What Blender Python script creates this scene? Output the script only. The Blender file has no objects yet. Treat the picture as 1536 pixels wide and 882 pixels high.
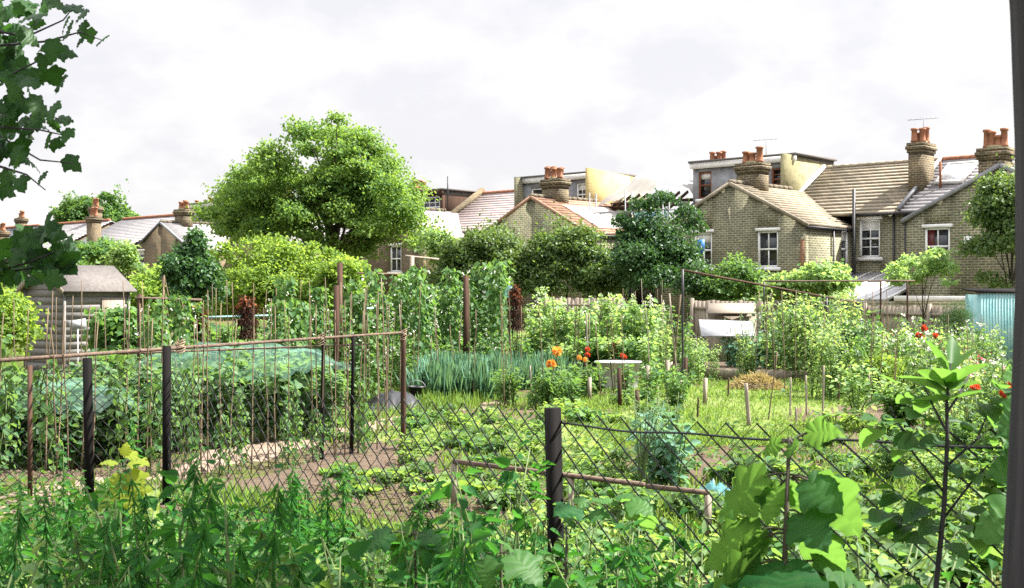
import bpy, math, random
import numpy as np
from mathutils import Vector, Matrix
R = math.radians
C = bpy.context.scene.collection
sc = bpy.context.scene

# ------------------------------------------------------------------ measuring helpers
F, CX, HY, H = 1800.0, 768.0, 430.0, 2.0          # focal length and horizon of the 1536 px photograph, eye height


def at(px, py, Y):
    return np.array([(px - CX) / F * Y, Y, H - (py - HY) / F * Y])


FX = [-9.0, -3.94, -3.08, -2.45, -0.54, 0.162, 0.714, 1.29, 1.6, 3.0]
FY = [9.3, 9.0, 8.7, 8.5, 5.74, 4.70, 3.87, 3.05, 2.75, 1.9]


def fence_y(x):
    return np.interp(x, FX, FY)


def ground(x, y):
    d = (y - fence_y(x)) * 0.62
    t = np.clip((d - 0.1) / 2.6, 0, 1)
    t = t * t * (3 - 2 * t)
    n = 0.02 * np.sin(x * 1.7 + y * .6) * np.cos(y * 1.3 - x * .4)
    return 0.42 * (1 - t) + n * (np.asarray(y) < 60)


def G(px, py):
    k, s = (px - CX) / F, (py - HY) / F
    Y = 2.0
    while Y < 140:
        if H - s * Y <= ground(k * Y, Y):
            break
        Y *= 1.004
    return np.array([k * Y, Y, float(ground(k * Y, Y))])


def gp(px, Y):
    x = (px - CX) / F * Y
    return np.array([x, Y, float(ground(x, Y))])


# ------------------------------------------------------------------ objects
def tag(o, label=None, cat=None, group=None, kind=None):
    if label: o['label'] = label
    if cat: o['category'] = cat
    if group: o['group'] = group
    if kind: o['kind'] = kind
    return o


def thing(name, label, cat, loc=(0, 0, 0), rz=0.0, group=None):
    o = bpy.data.objects.new(name, None)
    o.empty_display_size = .1
    C.objects.link(o)
    o.location = [float(a) for a in loc]
    o.rotation_euler = (0, 0, rz)
    return tag(o, label, cat, group)


def dup(root, loc, rz=0.0, s=1.0, label=None, group=None, tilt=(0, 0)):
    r = root.copy(); C.objects.link(r)
    r.location = [float(a) for a in loc]; r.rotation_euler = (tilt[0], tilt[1], rz)
    r.scale = (s, s, s) if np.isscalar(s) else s
    if label: r['label'] = label
    if group: r['group'] = group
    for ch in list(root.children):
        c = ch.copy(); C.objects.link(c); c.parent = r
        for g in list(ch.children):
            d = g.copy(); C.objects.link(d); d.parent = c
    return r


class Planter:
    """first use moves the prototype itself, later uses copy it"""
    def __init__(self, protos):
        self.p = [[p, False] for p in protos]; self.i = 0

    def put(self, loc, rz, s, label, group, tilt=(0, 0), which=None):
        k = self.i % len(self.p) if which is None else which
        self.i += 1
        p = self.p[k]
        if not p[1]:
            p[1] = True
            o = p[0]
            o.location = [float(a) for a in loc]; o.rotation_euler = (tilt[0], tilt[1], rz)
            o.scale = (s, s, s) if np.isscalar(s) else s
            o['label'] = label; o['group'] = group
            return o
        return dup(p[0], loc, rz, s, label, group, tilt)

    def done(self):
        for p, used in self.p:
            if not used:
                for ch in list(p.children):
                    bpy.data.objects.remove(ch)
                bpy.data.objects.remove(p)


def npmesh(name, V, polys_flat, counts, mat, parent=None, rnd=None, smooth=False, mats=None, midx=None):
    me = bpy.data.meshes.new(name)
    V = np.asarray(V, dtype=np.float32).reshape(-1, 3)
    polys_flat = np.asarray(polys_flat, dtype=np.int32); counts = np.asarray(counts, dtype=np.int32)
    me.vertices.add(len(V)); me.vertices.foreach_set('co', V.ravel())
    me.loops.add(len(polys_flat)); me.loops.foreach_set('vertex_index', polys_flat)
    me.polygons.add(len(counts))
    st = np.zeros(len(counts), np.int32); st[1:] = np.cumsum(counts)[:-1]
    me.polygons.foreach_set('loop_start', st)
    me.update(calc_edges=True)
    if smooth:
        me.polygons.foreach_set('use_smooth', np.ones(len(counts), dtype=bool))
    if rnd is not None:
        a = me.attributes.new('rnd', 'FLOAT', 'FACE'); a.data.foreach_set('value', np.asarray(rnd, np.float32))
    for m in (mats or [mat]):
        me.materials.append(m)
    if midx is not None:
        me.polygons.foreach_set('material_index', np.asarray(midx, np.int32))
    o = bpy.data.objects.new(name, me); C.objects.link(o)
    if parent is not None:
        o.parent = parent
    return o


class MB:
    """collects boxes, prisms and tubes; build() links them as ONE mesh object"""
    def __init__(self): self.v = []; self.f = []

    def add(self, vs, fs):
        b = len(self.v)
        self.v += [tuple(float(c) for c in p) for p in vs]
        self.f += [tuple(b + i for i in f) for f in fs]
        return self

    def hexa(self, p):   # 4 bottom, 4 top
        return self.add(p, [(3, 2, 1, 0), (4, 5, 6, 7), (0, 1, 5, 4), (1, 2, 6, 5), (2, 3, 7, 6), (3, 0, 4, 7)])

    def box(self, a, b):
        x0, y0, z0 = a; x1, y1, z1 = b
        return self.hexa([(x0, y0, z0), (x1, y0, z0), (x1, y1, z0), (x0, y1, z0), (x0, y0, z1), (x1, y0, z1), (x1, y1, z1), (x0, y1, z1)])

    def bar(self, a, b, w, h=None, up=(0, 0, 1)):
        a = Vector(a); b = Vector(b); h = h or w
        d = (b - a).normalized(); u = Vector(up)
        if abs(d.dot(u)) > .98: u = Vector((0, 1, 0))
        s = d.cross(u).normalized() * w / 2; t = s.cross(d).normalized() * h / 2
        return self.hexa([a - s - t, a + s - t, b + s - t, b - s - t, a - s + t, a + s + t, b + s + t, b - s + t])

    def tube(self, pts, rad, n=6, cap=True):
        pts = [Vector(p) for p in pts]
        rads = [rad] * len(pts) if np.isscalar(rad) else list(rad)
        rings = []; ref = Vector((0.31, 0.77, 0.21)).normalized()
        for i, p in enumerate(pts):
            d = (pts[min(i + 1, len(pts) - 1)] - pts[max(i - 1, 0)])
            d = d.normalized() if d.length > 1e-9 else Vector((0, 0, 1))
            u = ref - d * ref.dot(d)
            if u.length < .1: u = Vector((1, 0, 0)) - d * d.x
            u.normalize(); w = d.cross(u); ref = u
            rings.append([p + (u * math.cos(6.28318 * k / n) + w * math.sin(6.28318 * k / n)) * rads[i] for k in range(n)])
        vs = [q for r in rings for q in r]; fs = []
        for i in range(len(rings) - 1):
            for k in range(n):
                a = i * n + k; b = i * n + (k + 1) % n
                fs.append((a, b, b + n, a + n))
        if cap:
            fs.append(tuple(range(n - 1, -1, -1))); L = (len(rings) - 1) * n
            fs.append(tuple(L + k for k in range(n)))
        return self.add(vs, fs)

    def lathe(self, c, prof, n=14):
        vs = []; fs = []
        for (r, z) in prof:
            for k in range(n):
                vs.append((c[0] + r * math.cos(6.28318 * k / n), c[1] + r * math.sin(6.28318 * k / n), c[2] + z))
        for i in range(len(prof) - 1):
            for k in range(n):
                a = i * n + k; b = i * n + (k + 1) % n
                fs.append((a, b, b + n, a + n))
        fs.append(tuple(range(n - 1, -1, -1))); L = (len(prof) - 1) * n
        fs.append(tuple(L + k for k in range(n)))
        return self.add(vs, fs)

    def build(self, name, mat, parent=None, smooth=False, local=None):
        V = np.array(self.v)
        if local is not None: V = V - np.asarray(local)
        flat = [i for f in self.f for i in f]; cnt = [len(f) for f in self.f]
        return npmesh(name, V, flat, cnt, mat, parent, smooth=smooth)


# ------------------------------------------------------------------ materials
class NT:
    def __init__(self, name):
        self.m = bpy.data.materials.new(name); self.m.use_nodes = True
        self.t = self.m.node_tree; self.n = self.t.nodes; self.b = self.n['Principled BSDF']; self.out = self.n['Material Output']

    def add(self, typ, **kw):
        n = self.n.new(typ)
        for k, v in kw.items():
            if k.startswith('i_'):
                n.inputs[k[2:].replace('_', ' ')].default_value = v
            else:
                setattr(n, k, v)
        return n

    def link(self, a, b): self.t.links.new(a, b)

    def mix(self, fac, a, b):
        n = self.n.new('ShaderNodeMix'); n.data_type = 'RGBA'
        for s, v in ((n.inputs[0], fac), (n.inputs[6], a), (n.inputs[7], b)):
            if isinstance(v, (int, float)): s.default_value = v
            elif isinstance(v, tuple): s.default_value = (*v, 1) if len(v) == 3 else v
            else: self.link(v, s)
        return n.outputs[2]

    def ramp(self, fac, stops):
        n = self.n.new('ShaderNodeValToRGB')
        el = n.color_ramp.elements
        while len(el) < len(stops): el.new(0.5)
        for e, (p, c) in zip(el, stops):
            e.position = p; e.color = (*c, 1) if len(c) == 3 else c
        self.link(fac, n.inputs[0]); return n.outputs[0]

    def noise(self, scale, detail=4, rough=.55, coord='Object', vec=None):
        n = self.add('ShaderNodeTexNoise'); n.inputs['Scale'].default_value = scale
        n.inputs['Detail'].default_value = detail; n.inputs['Roughness'].default_value = rough
        if vec is None:
            vec = self.add('ShaderNodeTexCoord').outputs[coord]
        self.link(vec, n.inputs['Vector']); return n.outputs[0]

    def bump(self, h, strength=.4, dist=.02):
        n = self.add('ShaderNodeBump'); n.inputs['Strength'].default_value = strength; n.inputs['Distance'].default_value = dist
        self.link(h, n.inputs['Height']); self.link(n.outputs[0], self.b.inputs['Normal'])


def mat_noise(name, c1, c2, scale=4, rough=.85, bump=.3, dist=.01, spec=.3, c3=None, coord='Object', metal=0):
    m = NT(name)
    f = m.noise(scale, 5, .6, coord)
    st = [(.3, c1), (.7, c2)] if c3 is None else [(.28, c1), (.5, c2), (.72, c3)]
    m.link(m.ramp(f, st), m.b.inputs['Base Color'])
    m.b.inputs['Roughness'].default_value = rough; m.b.inputs['Specular IOR Level'].default_value = spec
    m.b.inputs['Metallic'].default_value = metal
    if bump: m.bump(m.noise(scale * 6, 4, .6, coord), bump, dist)
    return m.m


def mat_leaf(name, dark, light, trans=.42, rough=.55, tcol=None, spec=.2, tint=1.0):
    m = NT(name)
    a = m.add('ShaderNodeAttribute'); a.attribute_name = 'rnd'; a.attribute_type = 'GEOMETRY'
    nz = m.noise(38, 3, .6); mo = m.add('ShaderNodeMath', operation='MULTIPLY_ADD'); mo.inputs[1].default_value = .5; mo.inputs[2].default_value = -.25; m.link(nz, mo.inputs[0])
    ad_ = m.add('ShaderNodeMath', operation='ADD'); m.link(a.outputs['Fac'], ad_.inputs[0]); m.link(mo.outputs[0], ad_.inputs[1])
    oi = m.add('ShaderNodeObjectInfo')
    hsv = m.add('ShaderNodeHueSaturation')
    mr = m.add('ShaderNodeMapRange'); mr.inputs[3].default_value = .78; mr.inputs[4].default_value = 1.22
    m.link(oi.outputs['Random'], mr.inputs[0]); m.link(mr.outputs[0], hsv.inputs['Value'])
    col = m.ramp(ad_.outputs[0], [(0.0, dark), (1.0, light)])
    m.link(col, hsv.inputs['Color'])
    m.link(hsv.outputs[0], m.b.inputs['Base Color'])
    m.b.inputs['Roughness'].default_value = rough; m.b.inputs['Specular IOR Level'].default_value = spec
    t = m.add('ShaderNodeBsdfTranslucent')
    tc = tcol or (min(1, light[0] * 2.3), min(1, light[1] * 2.3), light[2] * 1.1)
    m.link(m.mix(.75, hsv.outputs[0], tc), t.inputs['Color'])
    mx = m.add('ShaderNodeMixShader'); mx.inputs[0].default_value = trans
    m.link(m.b.outputs[0], mx.inputs[1]); m.link(t.outputs[0], mx.inputs[2]); m.link(mx.outputs[0], m.out.inputs[0])
    return m.m


def mat_brick(name, c1, c2, mortar, dirt=(.05, .05, .035), green=.3):
    m = NT(name)
    tc = m.add('ShaderNodeTexCoord'); sp = m.add('ShaderNodeSeparateXYZ'); m.link(tc.outputs['Object'], sp.inputs[0])
    ad = m.add('ShaderNodeMath', operation='ADD'); m.link(sp.outputs[0], ad.inputs[0]); m.link(sp.outputs[1], ad.inputs[1])
    cb = m.add('ShaderNodeCombineXYZ'); m.link(ad.outputs[0], cb.inputs[0]); m.link(sp.outputs[2], cb.inputs[1])
    br = m.add('ShaderNodeTexBrick'); m.link(cb.outputs[0], br.inputs['Vector'])
    br.inputs['Scale'].default_value = 1; br.inputs['Brick Width'].default_value = .26; br.inputs['Row Height'].default_value = .095
    br.inputs['Mortar Size'].default_value = .013; br.inputs['Bias'].default_value = -.1
    br.inputs['Color1'].default_value = (*c1, 1); br.inputs['Color2'].default_value = (*c2, 1); br.inputs['Mortar'].default_value = (*mortar, 1)
    big = m.noise(.7, 6, .7); fine = m.noise(9, 3, .6)
    c = m.mix(m.ramp(big, [(.44, (0, 0, 0)), (.66, (.5, .5, .5))]), br.outputs['Color'], dirt)
    c = m.mix(m.ramp(fine, [(.35, (0, 0, 0)), (.75, (.5, .5, .5))]), c, (c2[0] * .6, c2[1] * .65, c2[2] * .6))
    m.link(c, m.b.inputs['Base Color']); m.b.inputs['Roughness'].default_value = .92; m.b.inputs['Specular IOR Level'].default_value = .15
    iv = m.add('ShaderNodeMath', operation='SUBTRACT'); iv.inputs[0].default_value = 1; m.link(br.outputs['Fac'], iv.inputs[1])
    m.bump(iv.outputs[0], .6, .012)
    return m.m


def mat_roof(name, c1, c2, w=.3, h=.16, rough=.7, spec=.4, dirt=(.1, .1, .09)):
    m = NT(name)
    tc = m.add('ShaderNodeTexCoord'); sp = m.add('ShaderNodeSeparateXYZ'); m.link(tc.outputs['Object'], sp.inputs[0])
    ad = m.add('ShaderNodeMath', operation='ADD'); m.link(sp.outputs[0], ad.inputs[0]); m.link(sp.outputs[1], ad.inputs[1])
    cb = m.add('ShaderNodeCombineXYZ'); m.link(ad.outputs[0], cb.inputs[0]); m.link(sp.outputs[2], cb.inputs[1])
    br = m.add('ShaderNodeTexBrick'); m.link(cb.outputs[0], br.inputs['Vector']); br.inputs['Scale'].default_value = 1
    br.inputs['Brick Width'].default_value = w; br.inputs['Row Height'].default_value = h; br.inputs['Mortar Size'].default_value = .008
    br.inputs['Color1'].default_value = (*c1, 1); br.inputs['Color2'].default_value = (*c2, 1)
    br.inputs['Mortar'].default_value = (c2[0] * .62, c2[1] * .62, c2[2] * .62, 1)
    big = m.noise(1.1, 5, .65)
    c = m.mix(m.ramp(big, [(.48, (0, 0, 0)), (.75, (.55, .55, .55))]), br.outputs['Color'], dirt)
    m.link(c, m.b.inputs['Base Color']); m.b.inputs['Roughness'].default_value = rough; m.b.inputs['Specular IOR Level'].default_value = spec
    m.bump(br.outputs['Fac'], -.3, .01)
    return m.m


def mat_plain(name, c, rough=.5, spec=.5, metal=0):
    return mat_noise(name, tuple(x * .82 for x in c), tuple(min(1, x * 1.1) for x in c), 3, rough, .12, .004, spec, metal=metal)


def mat_wood(name, c1, c2, axis=2, scale=6):
    m = NT(name)
    tc = m.add('ShaderNodeTexCoord'); mp = m.add('ShaderNodeMapping')
    s = [scale * 4] * 3; s[axis] = scale * .25
    mp.inputs['Scale'].default_value = s; m.link(tc.outputs['Object'], mp.inputs[0])
    f = m.noise(1, 5, .65, vec=mp.outputs[0])
    m.link(m.ramp(f, [(.3, c1), (.7, c2)]), m.b.inputs['Base Color'])
    m.b.inputs['Roughness'].default_value = .9; m.b.inputs['Specular IOR Level'].default_value = .15
    m.bump(f, .5, .008)
    return m.m


M = {}
M['brick'] = mat_brick('stock_brick', (.195, .175, .10), (.105, .10, .064), (.42, .40, .28), (.055, .056, .042))
M['brick_brown'] = mat_brick('brown_brick', (.17, .12, .07), (.095, .068, .042), (.22, .19, .13))
M['brick_chimney'] = mat_brick('sooty_brick', (.17, .125, .07), (.07, .06, .042), (.34, .28, .18), (.035, .033, .027))
M['brick_yellow'] = mat_brick('yellow_brick', (.52, .40, .16), (.44, .33, .13), (.5, .43, .26), (.3, .22, .09))
M['render_green'] = mat_noise('stained_render', (.12, .11, .055), (.27, .245, .135), 1.9, .9, .6, .02, .15, (.2, .18, .09))
M['roof_tan'] = mat_roof('tan_tile', (.30, .25, .18), (.21, .18, .13), .3, .5, .85, .2, (.12, .11, .08))
M['roof_pale'] = mat_roof('pale_slate', (.27, .25, .245), (.21, .2, .2), .3, .16, .55, .35, (.2, .19, .185))
M['roof_pink'] = mat_roof('pinkish_slate', (.32, .255, .235), (.25, .2, .185), .3, .16, .6, .35, (.2, .16, .15))
M['roof_red'] = mat_roof('red_tile', (.34, .20, .13), (.26, .15, .10), .3, .5, .8, .25, (.17, .12, .09))
M['roof_dark'] = mat_roof('dark_slate', (.07, .075, .085), (.05, .052, .06), .3, .16, .5, .5, (.04, .04, .04))
M['terracotta'] = mat_noise('terracotta', (.21, .085, .048), (.36, .16, .085), 5, .85, .2)
M['white'] = mat_plain('white_paint', (.78, .77, .74), .45)
M['dirtywhite'] = mat_noise('weathered_white', (.5, .49, .45), (.75, .73, .69), 3, .6, .1)
M['brownwood'] = mat_wood('brown_frame', (.16, .06, .03), (.24, .1, .05))
M['black'] = mat_plain('black_iron', (.02, .02, .02), .55)
M['lead'] = mat_noise('lead', (.16, .165, .17), (.27, .27, .28), 4, .6, .2)
M['felt'] = mat_noise('roofing_felt', (.085, .075, .068), (.135, .122, .112), 14, .95, .5, .01)
M['clap'] = mat_wood('weathered_boards', (.12, .115, .105), (.27, .26, .24), 0)
M['greywood'] = mat_wood('grey_wood', (.17, .14, .11), (.33, .28, .22))
M['postwood'] = mat_wood('dark_post', (.003, .0027, .0027), (.009, .0075, .0065))
M['brownpost'] = mat_wood('brown_post', (.03, .018, .012), (.08, .045, .03))
M['cane'] = mat_wood('bamboo', (.07, .05, .035), (.21, .155, .10))
M['rail'] = mat_wood('pole', (.06, .042, .032), (.17, .12, .09), 0)
M['wire'] = mat_plain('dark_wire', (.016, .017, .017), .5, .4)
M['bark'] = mat_wood('bark', (.035, .03, .022), (.1, .085, .065))
M['bark_dark'] = mat_wood('dark_bark', (.02, .019, .022), (.07, .062, .066))
M['stem'] = mat_noise('green_stem', (.06, .10, .03), (.12, .16, .05), 8, .6, .1)
M['stem_dark'] = mat_noise('woody_stem', (.035, .03, .02), (.07, .06, .035), 8, .7, .1)
M['galv'] = mat_noise('galvanised', (.42, .43, .43), (.62, .62, .62), 4, .5, .15, metal=.3)
M['turq'] = mat_noise('turquoise_paint', (.15, .35, .36), (.25, .46, .45), 3, .75, .2, c3=(.34, .47, .45))
M['blue'] = mat_plain('blue_sheet', (.03, .16, .5), .5)
M['black_plastic'] = mat_plain('black_plastic', (.015, .015, .017), .4)
M['straw'] = mat_leaf('straw', (.22, .165, .085), (.42, .34, .19), .2, .8)
M['dead'] = mat_leaf('dead_leaf', (.014, .007, .005), (.055, .024, .014), .15, .8, (.25, .07, .03))
M['rust'] = mat_leaf('rusty_leaf', (.14, .045, .02), (.27, .10, .04), .3, .8, (.45, .16, .05))
M['straw_twine'] = mat_noise('twine', (.2, .14, .09), (.4, .3, .22), 20, .9, .2)
M['galv_dull'] = mat_noise('dull_sheet', (.26, .26, .27), (.42, .42, .42), 4, .6, .2)
LF = {}
LF['tree'] = mat_leaf('tree_leaf', (.045, .12, .03), (.15, .23, .055))
LF['ever'] = mat_leaf('evergreen_leaf', (.032, .08, .024), (.12, .18, .05), .3, .45, spec=.3)
LF['darkever'] = mat_leaf('dark_leaf', (.016, .052, .019), (.052, .115, .035), .3, .45, spec=.3)
LF['yellow'] = mat_leaf('yellow_leaf', (.075, .155, .026), (.19, .27, .06), .48)
LF['mid'] = mat_leaf('mid_leaf', (.024, .095, .03), (.11, .19, .055))
LF['pale'] = mat_leaf('pale_leaf', (.085, .18, .065), (.22, .31, .13), .45)
LF['bean'] = mat_leaf('bean_leaf', (.025, .085, .028), (.10, .18, .055), .42)
LF['blue'] = mat_leaf('blue_leaf', (.06, .15, .10), (.14, .25, .17), .3, .5)
LF['broad'] = mat_leaf('broad_leaf', (.022, .08, .036), (.12, .2, .085), .35)
LF['nettle'] = mat_leaf('nettle_leaf', (.008, .055, .012), (.042, .145, .028), .40, .65, None, .1)
LF['syc'] = mat_leaf('sycamore_leaf', (.012, .075, .02), (.07, .165, .04), .5, .5, (.20, .40, .05))
LF['sycyoung'] = mat_leaf('young_sycamore_leaf', (.10, .17, .02), (.22, .27, .03), .5, .5, (.55, .6, .04))
LF['sycdark'] = mat_leaf('shaded_sycamore_leaf', (.013, .05, .013), (.03, .085, .018), .36, .5)  # sycamore leaf again, with shade put into its darker colour
LF['lettuce'] = mat_leaf('lettuce_leaf', (.07, .15, .03), (.17, .25, .07), .45)
LF['grass'] = mat_leaf('grass_blade', (.065, .14, .028), (.16, .235, .06), .4, .6)
LF['cover'] = mat_leaf('weed_leaf', (.025, .075, .02), (.08, .14, .035), .4)
LF['white'] = mat_leaf('white_petal', (.7, .7, .62), (.8, .8, .74), .4, .6, (.8, .8, .7))
LF['orange'] = mat_leaf('orange_petal', (.70, .30, .05), (.8, .52, .14), .4, .6, (.9, .35, .04))
LF['red'] = mat_leaf('red_petal', (.36, .04, .02), (.55, .12, .05), .4, .6, (.8, .1, .03))
LF['pink'] = mat_leaf('pink_petal', (.5, .06, .12), (.65, .2, .25), .4, .6, (.8, .2, .2))
LF['ochre'] = mat_leaf('flower_head', (.5, .42, .08), (.65, .58, .16), .4, .6, (.8, .7, .2))


def mat_glass():
    m = NT('window_glass')
    m.link(m.ramp(m.noise(2.2, 3), [(.4, (.008, .01, .012)), (.7, (.035, .04, .045))]), m.b.inputs['Base Color'])
    m.b.inputs['Roughness'].default_value = .06; m.b.inputs['Specular IOR Level'].default_value = .6
    return m.m


M['glass'] = mat_glass()


def mat_sheet(name, c, trans=.5, alpha=1.0, rough=.35):
    m = NT(name)
    m.b.inputs['Base Color'].default_value = (*c, 1); m.b.inputs['Roughness'].default_value = rough
    t = m.add('ShaderNodeBsdfTranslucent'); t.inputs[0].default_value = (*c, 1)
    mx = m.add('ShaderNodeMixShader'); mx.inputs[0].default_value = trans
    m.link(m.b.outputs[0], mx.inputs[1]); m.link(t.outputs[0], mx.inputs[2]); o = mx.outputs[0]
    if alpha < 1:
        tr = m.add('ShaderNodeBsdfTransparent'); mx2 = m.add('ShaderNodeMixShader')
        f = m.noise(5, 3)
        mr = m.add('ShaderNodeMapRange'); mr.inputs[1].default_value = .3; mr.inputs[2].default_value = .7
        mr.inputs[3].default_value = alpha * .6; mr.inputs[4].default_value = min(1, alpha * 1.3)
        m.link(f, mr.inputs[0]); m.link(mr.outputs[0], mx2.inputs[0])
        m.link(tr.outputs[0], mx2.inputs[1]); m.link(o, mx2.inputs[2]); o = mx2.outputs[0]
    m.link(o, m.out.inputs[0])
    return m.m


M['plastic'] = mat_sheet('clear_sheeting', (.5, .48, .46), .45)
M['polycarb'] = mat_sheet('polycarbonate', (.74, .74, .74), .35, rough=.25)
M['net'] = mat_sheet('green_netting', (.22, .42, .33), .4, .14)
M['bluenet'] = mat_sheet('turquoise_sheet', (.12, .30, .31), .3, .5)
M['curtain'] = mat_sheet('curtain', (.10, .012, .012), .2)

# ------------------------------------------------------------------ leaves
def half_leaf(pts, z=.06, curl=0.0):
    """two ngons either side of the midrib from outline points (w, y)"""
    n = len(pts)
    V = [(0, 0, 0)]
    for w, y in pts: V.append((-w, y, z * w / .35 - curl * y * y))
    V.append((0, 1, -curl))
    for w, y in reversed(pts): V.append((w, y, z * w / .35 - curl * y * y))
    k = n + 1
    a = list(range(0, k + 1)); b = [0] + list(range(k, 2 * n + 2))
    return np.array(V, float), np.array([a, b])


T_D = half_leaf([(.36, .42)], .1, .12)
T_O = half_leaf([(.26, .18), (.36, .48), (.2, .82)], .1, .2)
T_W = half_leaf([(.36, .06), (.48, .36), (.28, .76)], .08, .25)         # heart shaped bean leaf
T_N = half_leaf([(.2, .06), (.34, .2), (.28, .27), (.34, .37), (.24, .45), (.29, .54), (.18, .62), (.2, .7), (.09, .8), (.1, .87)], .1, .3)   # nettle
T_L = half_leaf([(.12, .1), (.3, .4), (.42, .66), (.38, .88), (.18, .99)], .22, -.1)     # lettuce
def lobed(pts, z=.1, curl=.3, rip=.05, wid=1.0):
    """leaf of quads: midrib, a half-way line and the outline, cupped and rippled"""
    m = len(pts); V = []; Fq = []
    for sd in (-1, 1):
        b = len(V)
        for i, (w_, y) in enumerate([(0.0, 0.0)] + list(pts) + [(0.0, 1.0)]):
            t = i / (m + 1); yc = min(1, max(0, .15 + .75 * t)) if 0 < i < m + 1 else y
            for f in (0, .5, 1):
                yy = yc + (y - yc) * f; x = sd * w_ * f * wid
                V.append((x, yy, z * abs(x) * (1.3 - .9 * f) - curl * yy * yy - curl * .9 * x * x + rip * f * math.sin(i * 2.1 + sd)))
        for i in range(m + 1):
            for f in (0, 1):
                q = b + i * 3 + f; Fq.append((q, q + 1, q + 4, q + 3) if sd > 0 else (q, q + 3, q + 4, q + 1))
    pat = np.array([(.12 if f == 0 else -.04) + (.09 if i % 2 else -.05) for sd in (-1, 1) for i in range(m + 1) for f in (0, 1)])
    return np.array(V), np.array(Fq), pat


T_S = lobed([(.16, -.07), (.30, -.06), (.37, .02), (.36, .1), (.44, .16), (.50, .26), (.60, .36), (.60, .47), (.50, .49), (.42, .52), (.34, .55), (.31, .62),
             (.33, .70), (.24, .77), (.18, .86), (.08, .93)])      # sycamore
T_G = half_leaf([(.05, .05), (.045, .5), (.025, .85)], .02, .25)               # lance leaf
T_P = half_leaf([(.22, .3), (.3, .7), (.15, .97)], .12, -.15)                  # petal


def frames(d, nrm):
    d = d / np.linalg.norm(d, axis=1, keepdims=True)
    x = np.cross(d, nrm); l = np.linalg.norm(x, axis=1, keepdims=True)
    bad = l[:, 0] < 1e-4
    x[bad] = np.cross(d[bad], np.array([.3, .5, .8])); l = np.linalg.norm(x, axis=1, keepdims=True)
    x /= l
    z = np.cross(x, d)
    return np.stack([x, d, z], axis=2)


class Leaves:
    def __init__(self): self.V = []; self.F = []; self.C = []; self.r = []; self.m = []; self.nv = 0

    def put(self, T, pos, d, nrm, size, rnd, mi=0, wid=1.0):
        tv, tf = T[:2]
        n = len(pos)
        if n == 0: return
        Rm = frames(np.asarray(d, float), np.asarray(nrm, float))
        tvw = tv * np.array([wid, 1, 1])
        P = np.einsum('nij,kj->nki', Rm, tvw) * np.asarray(size, float).reshape(-1, 1, 1) + np.asarray(pos)[:, None, :]
        k = len(tv); base = self.nv + np.arange(n) * k
        Fc = (tf[None] + base[:, None, None])
        self.V.append(P.reshape(-1, 3)); self.F.append(Fc.reshape(-1))
        self.C.append(np.full(n * tf.shape[0], tf.shape[1])); self.r.append(np.repeat(rnd, tf.shape[0]) + (np.tile(T[2], n) if len(T) > 2 else 0))
        self.m.append(np.full(n * tf.shape[0], mi)); self.nv += n * k

    def build(self, name, mats, parent=None, local=(0, 0, 0), smooth=False):
        if not isinstance(mats, (list, tuple)): mats = [mats]
        V = np.concatenate(self.V) - np.asarray(local)
        return npmesh(name, V, np.concatenate(self.F), np.concatenate(self.C), None, parent, np.clip(np.concatenate(self.r), 0, 1), smooth=smooth, mats=mats, midx=np.concatenate(self.m))


def unit(rng, n):
    v = rng.normal(size=(n, 3)); return v / np.linalg.norm(v, axis=1, keepdims=True)


def cloud(L, rng, blobs, n, size, T=T_D, up=.5, droop=.35, shell=.5, mi=0, wid=1.0, var=.3):
    """leaves spread through blobs (cx,cy,cz,rx,ry,rz), mostly near their skins"""
    B = np.asarray(blobs, float)
    w = (B[:, 3] * B[:, 4] + B[:, 3] * B[:, 5] + B[:, 4] * B[:, 5]); w /= w.sum()
    idx = rng.choice(len(B), n, p=w)
    b = B[idx]; o = unit(rng, n)
    o[:, 2] = np.where(o[:, 2] < -.35, -o[:, 2], o[:, 2])
    # lumpy skins with sprays of leaves standing out of them
    ph = rng.random((len(B), 6)) * 6.28
    lump = 1 + .22 * np.sin(o[:, 0] * 4.1 + ph[idx, 0]) * np.sin(o[:, 1] * 4.7 + ph[idx, 1]) + .2 * np.sin(o[:, 2] * 5.3 + o[:, 0] * 3.7 + ph[idx, 2]) + .13 * np.sin(o[:, 1] * 9 + o[:, 2] * 7 + ph[idx, 3])
    rr = (shell + (1.1 - shell) * rng.random(n) ** .8) * lump + (rng.random(n) < .09) * rng.random(n) * .45
    pos = b[:, :3] + o * b[:, 3:] * rr[:, None]
    nrm = o * .7 + np.array([0, 0, up]) + unit(rng, n) * .75
    d = o * .5 + unit(rng, n) + np.array([0, 0, -droop])
    brnd = rng.random(len(B))
    rnd = .35 * brnd[idx] + .65 * rng.random(n)
    L.put(T, pos, d, nrm, size * (1 - var + 2 * var * rng.random(n)), rnd, mi, wid)


def crown_blobs(rng, c, r, nb, rb, lo=.35, top=1.0):
    out = []
    for _ in range(nb):
        o = unit(rng, 1)[0]
        if o[2] < -.3: o[2] *= -.6
        f = lo + (1 - lo) * rng.random() ** .6
        s = rb * (.65 + .7 * rng.random())
        p = np.array(c) + o * np.array(r) * f * np.array([1, 1, top])
        out.append((*p, s * 1.15, s * 1.15, s * .8))
    return out


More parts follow.
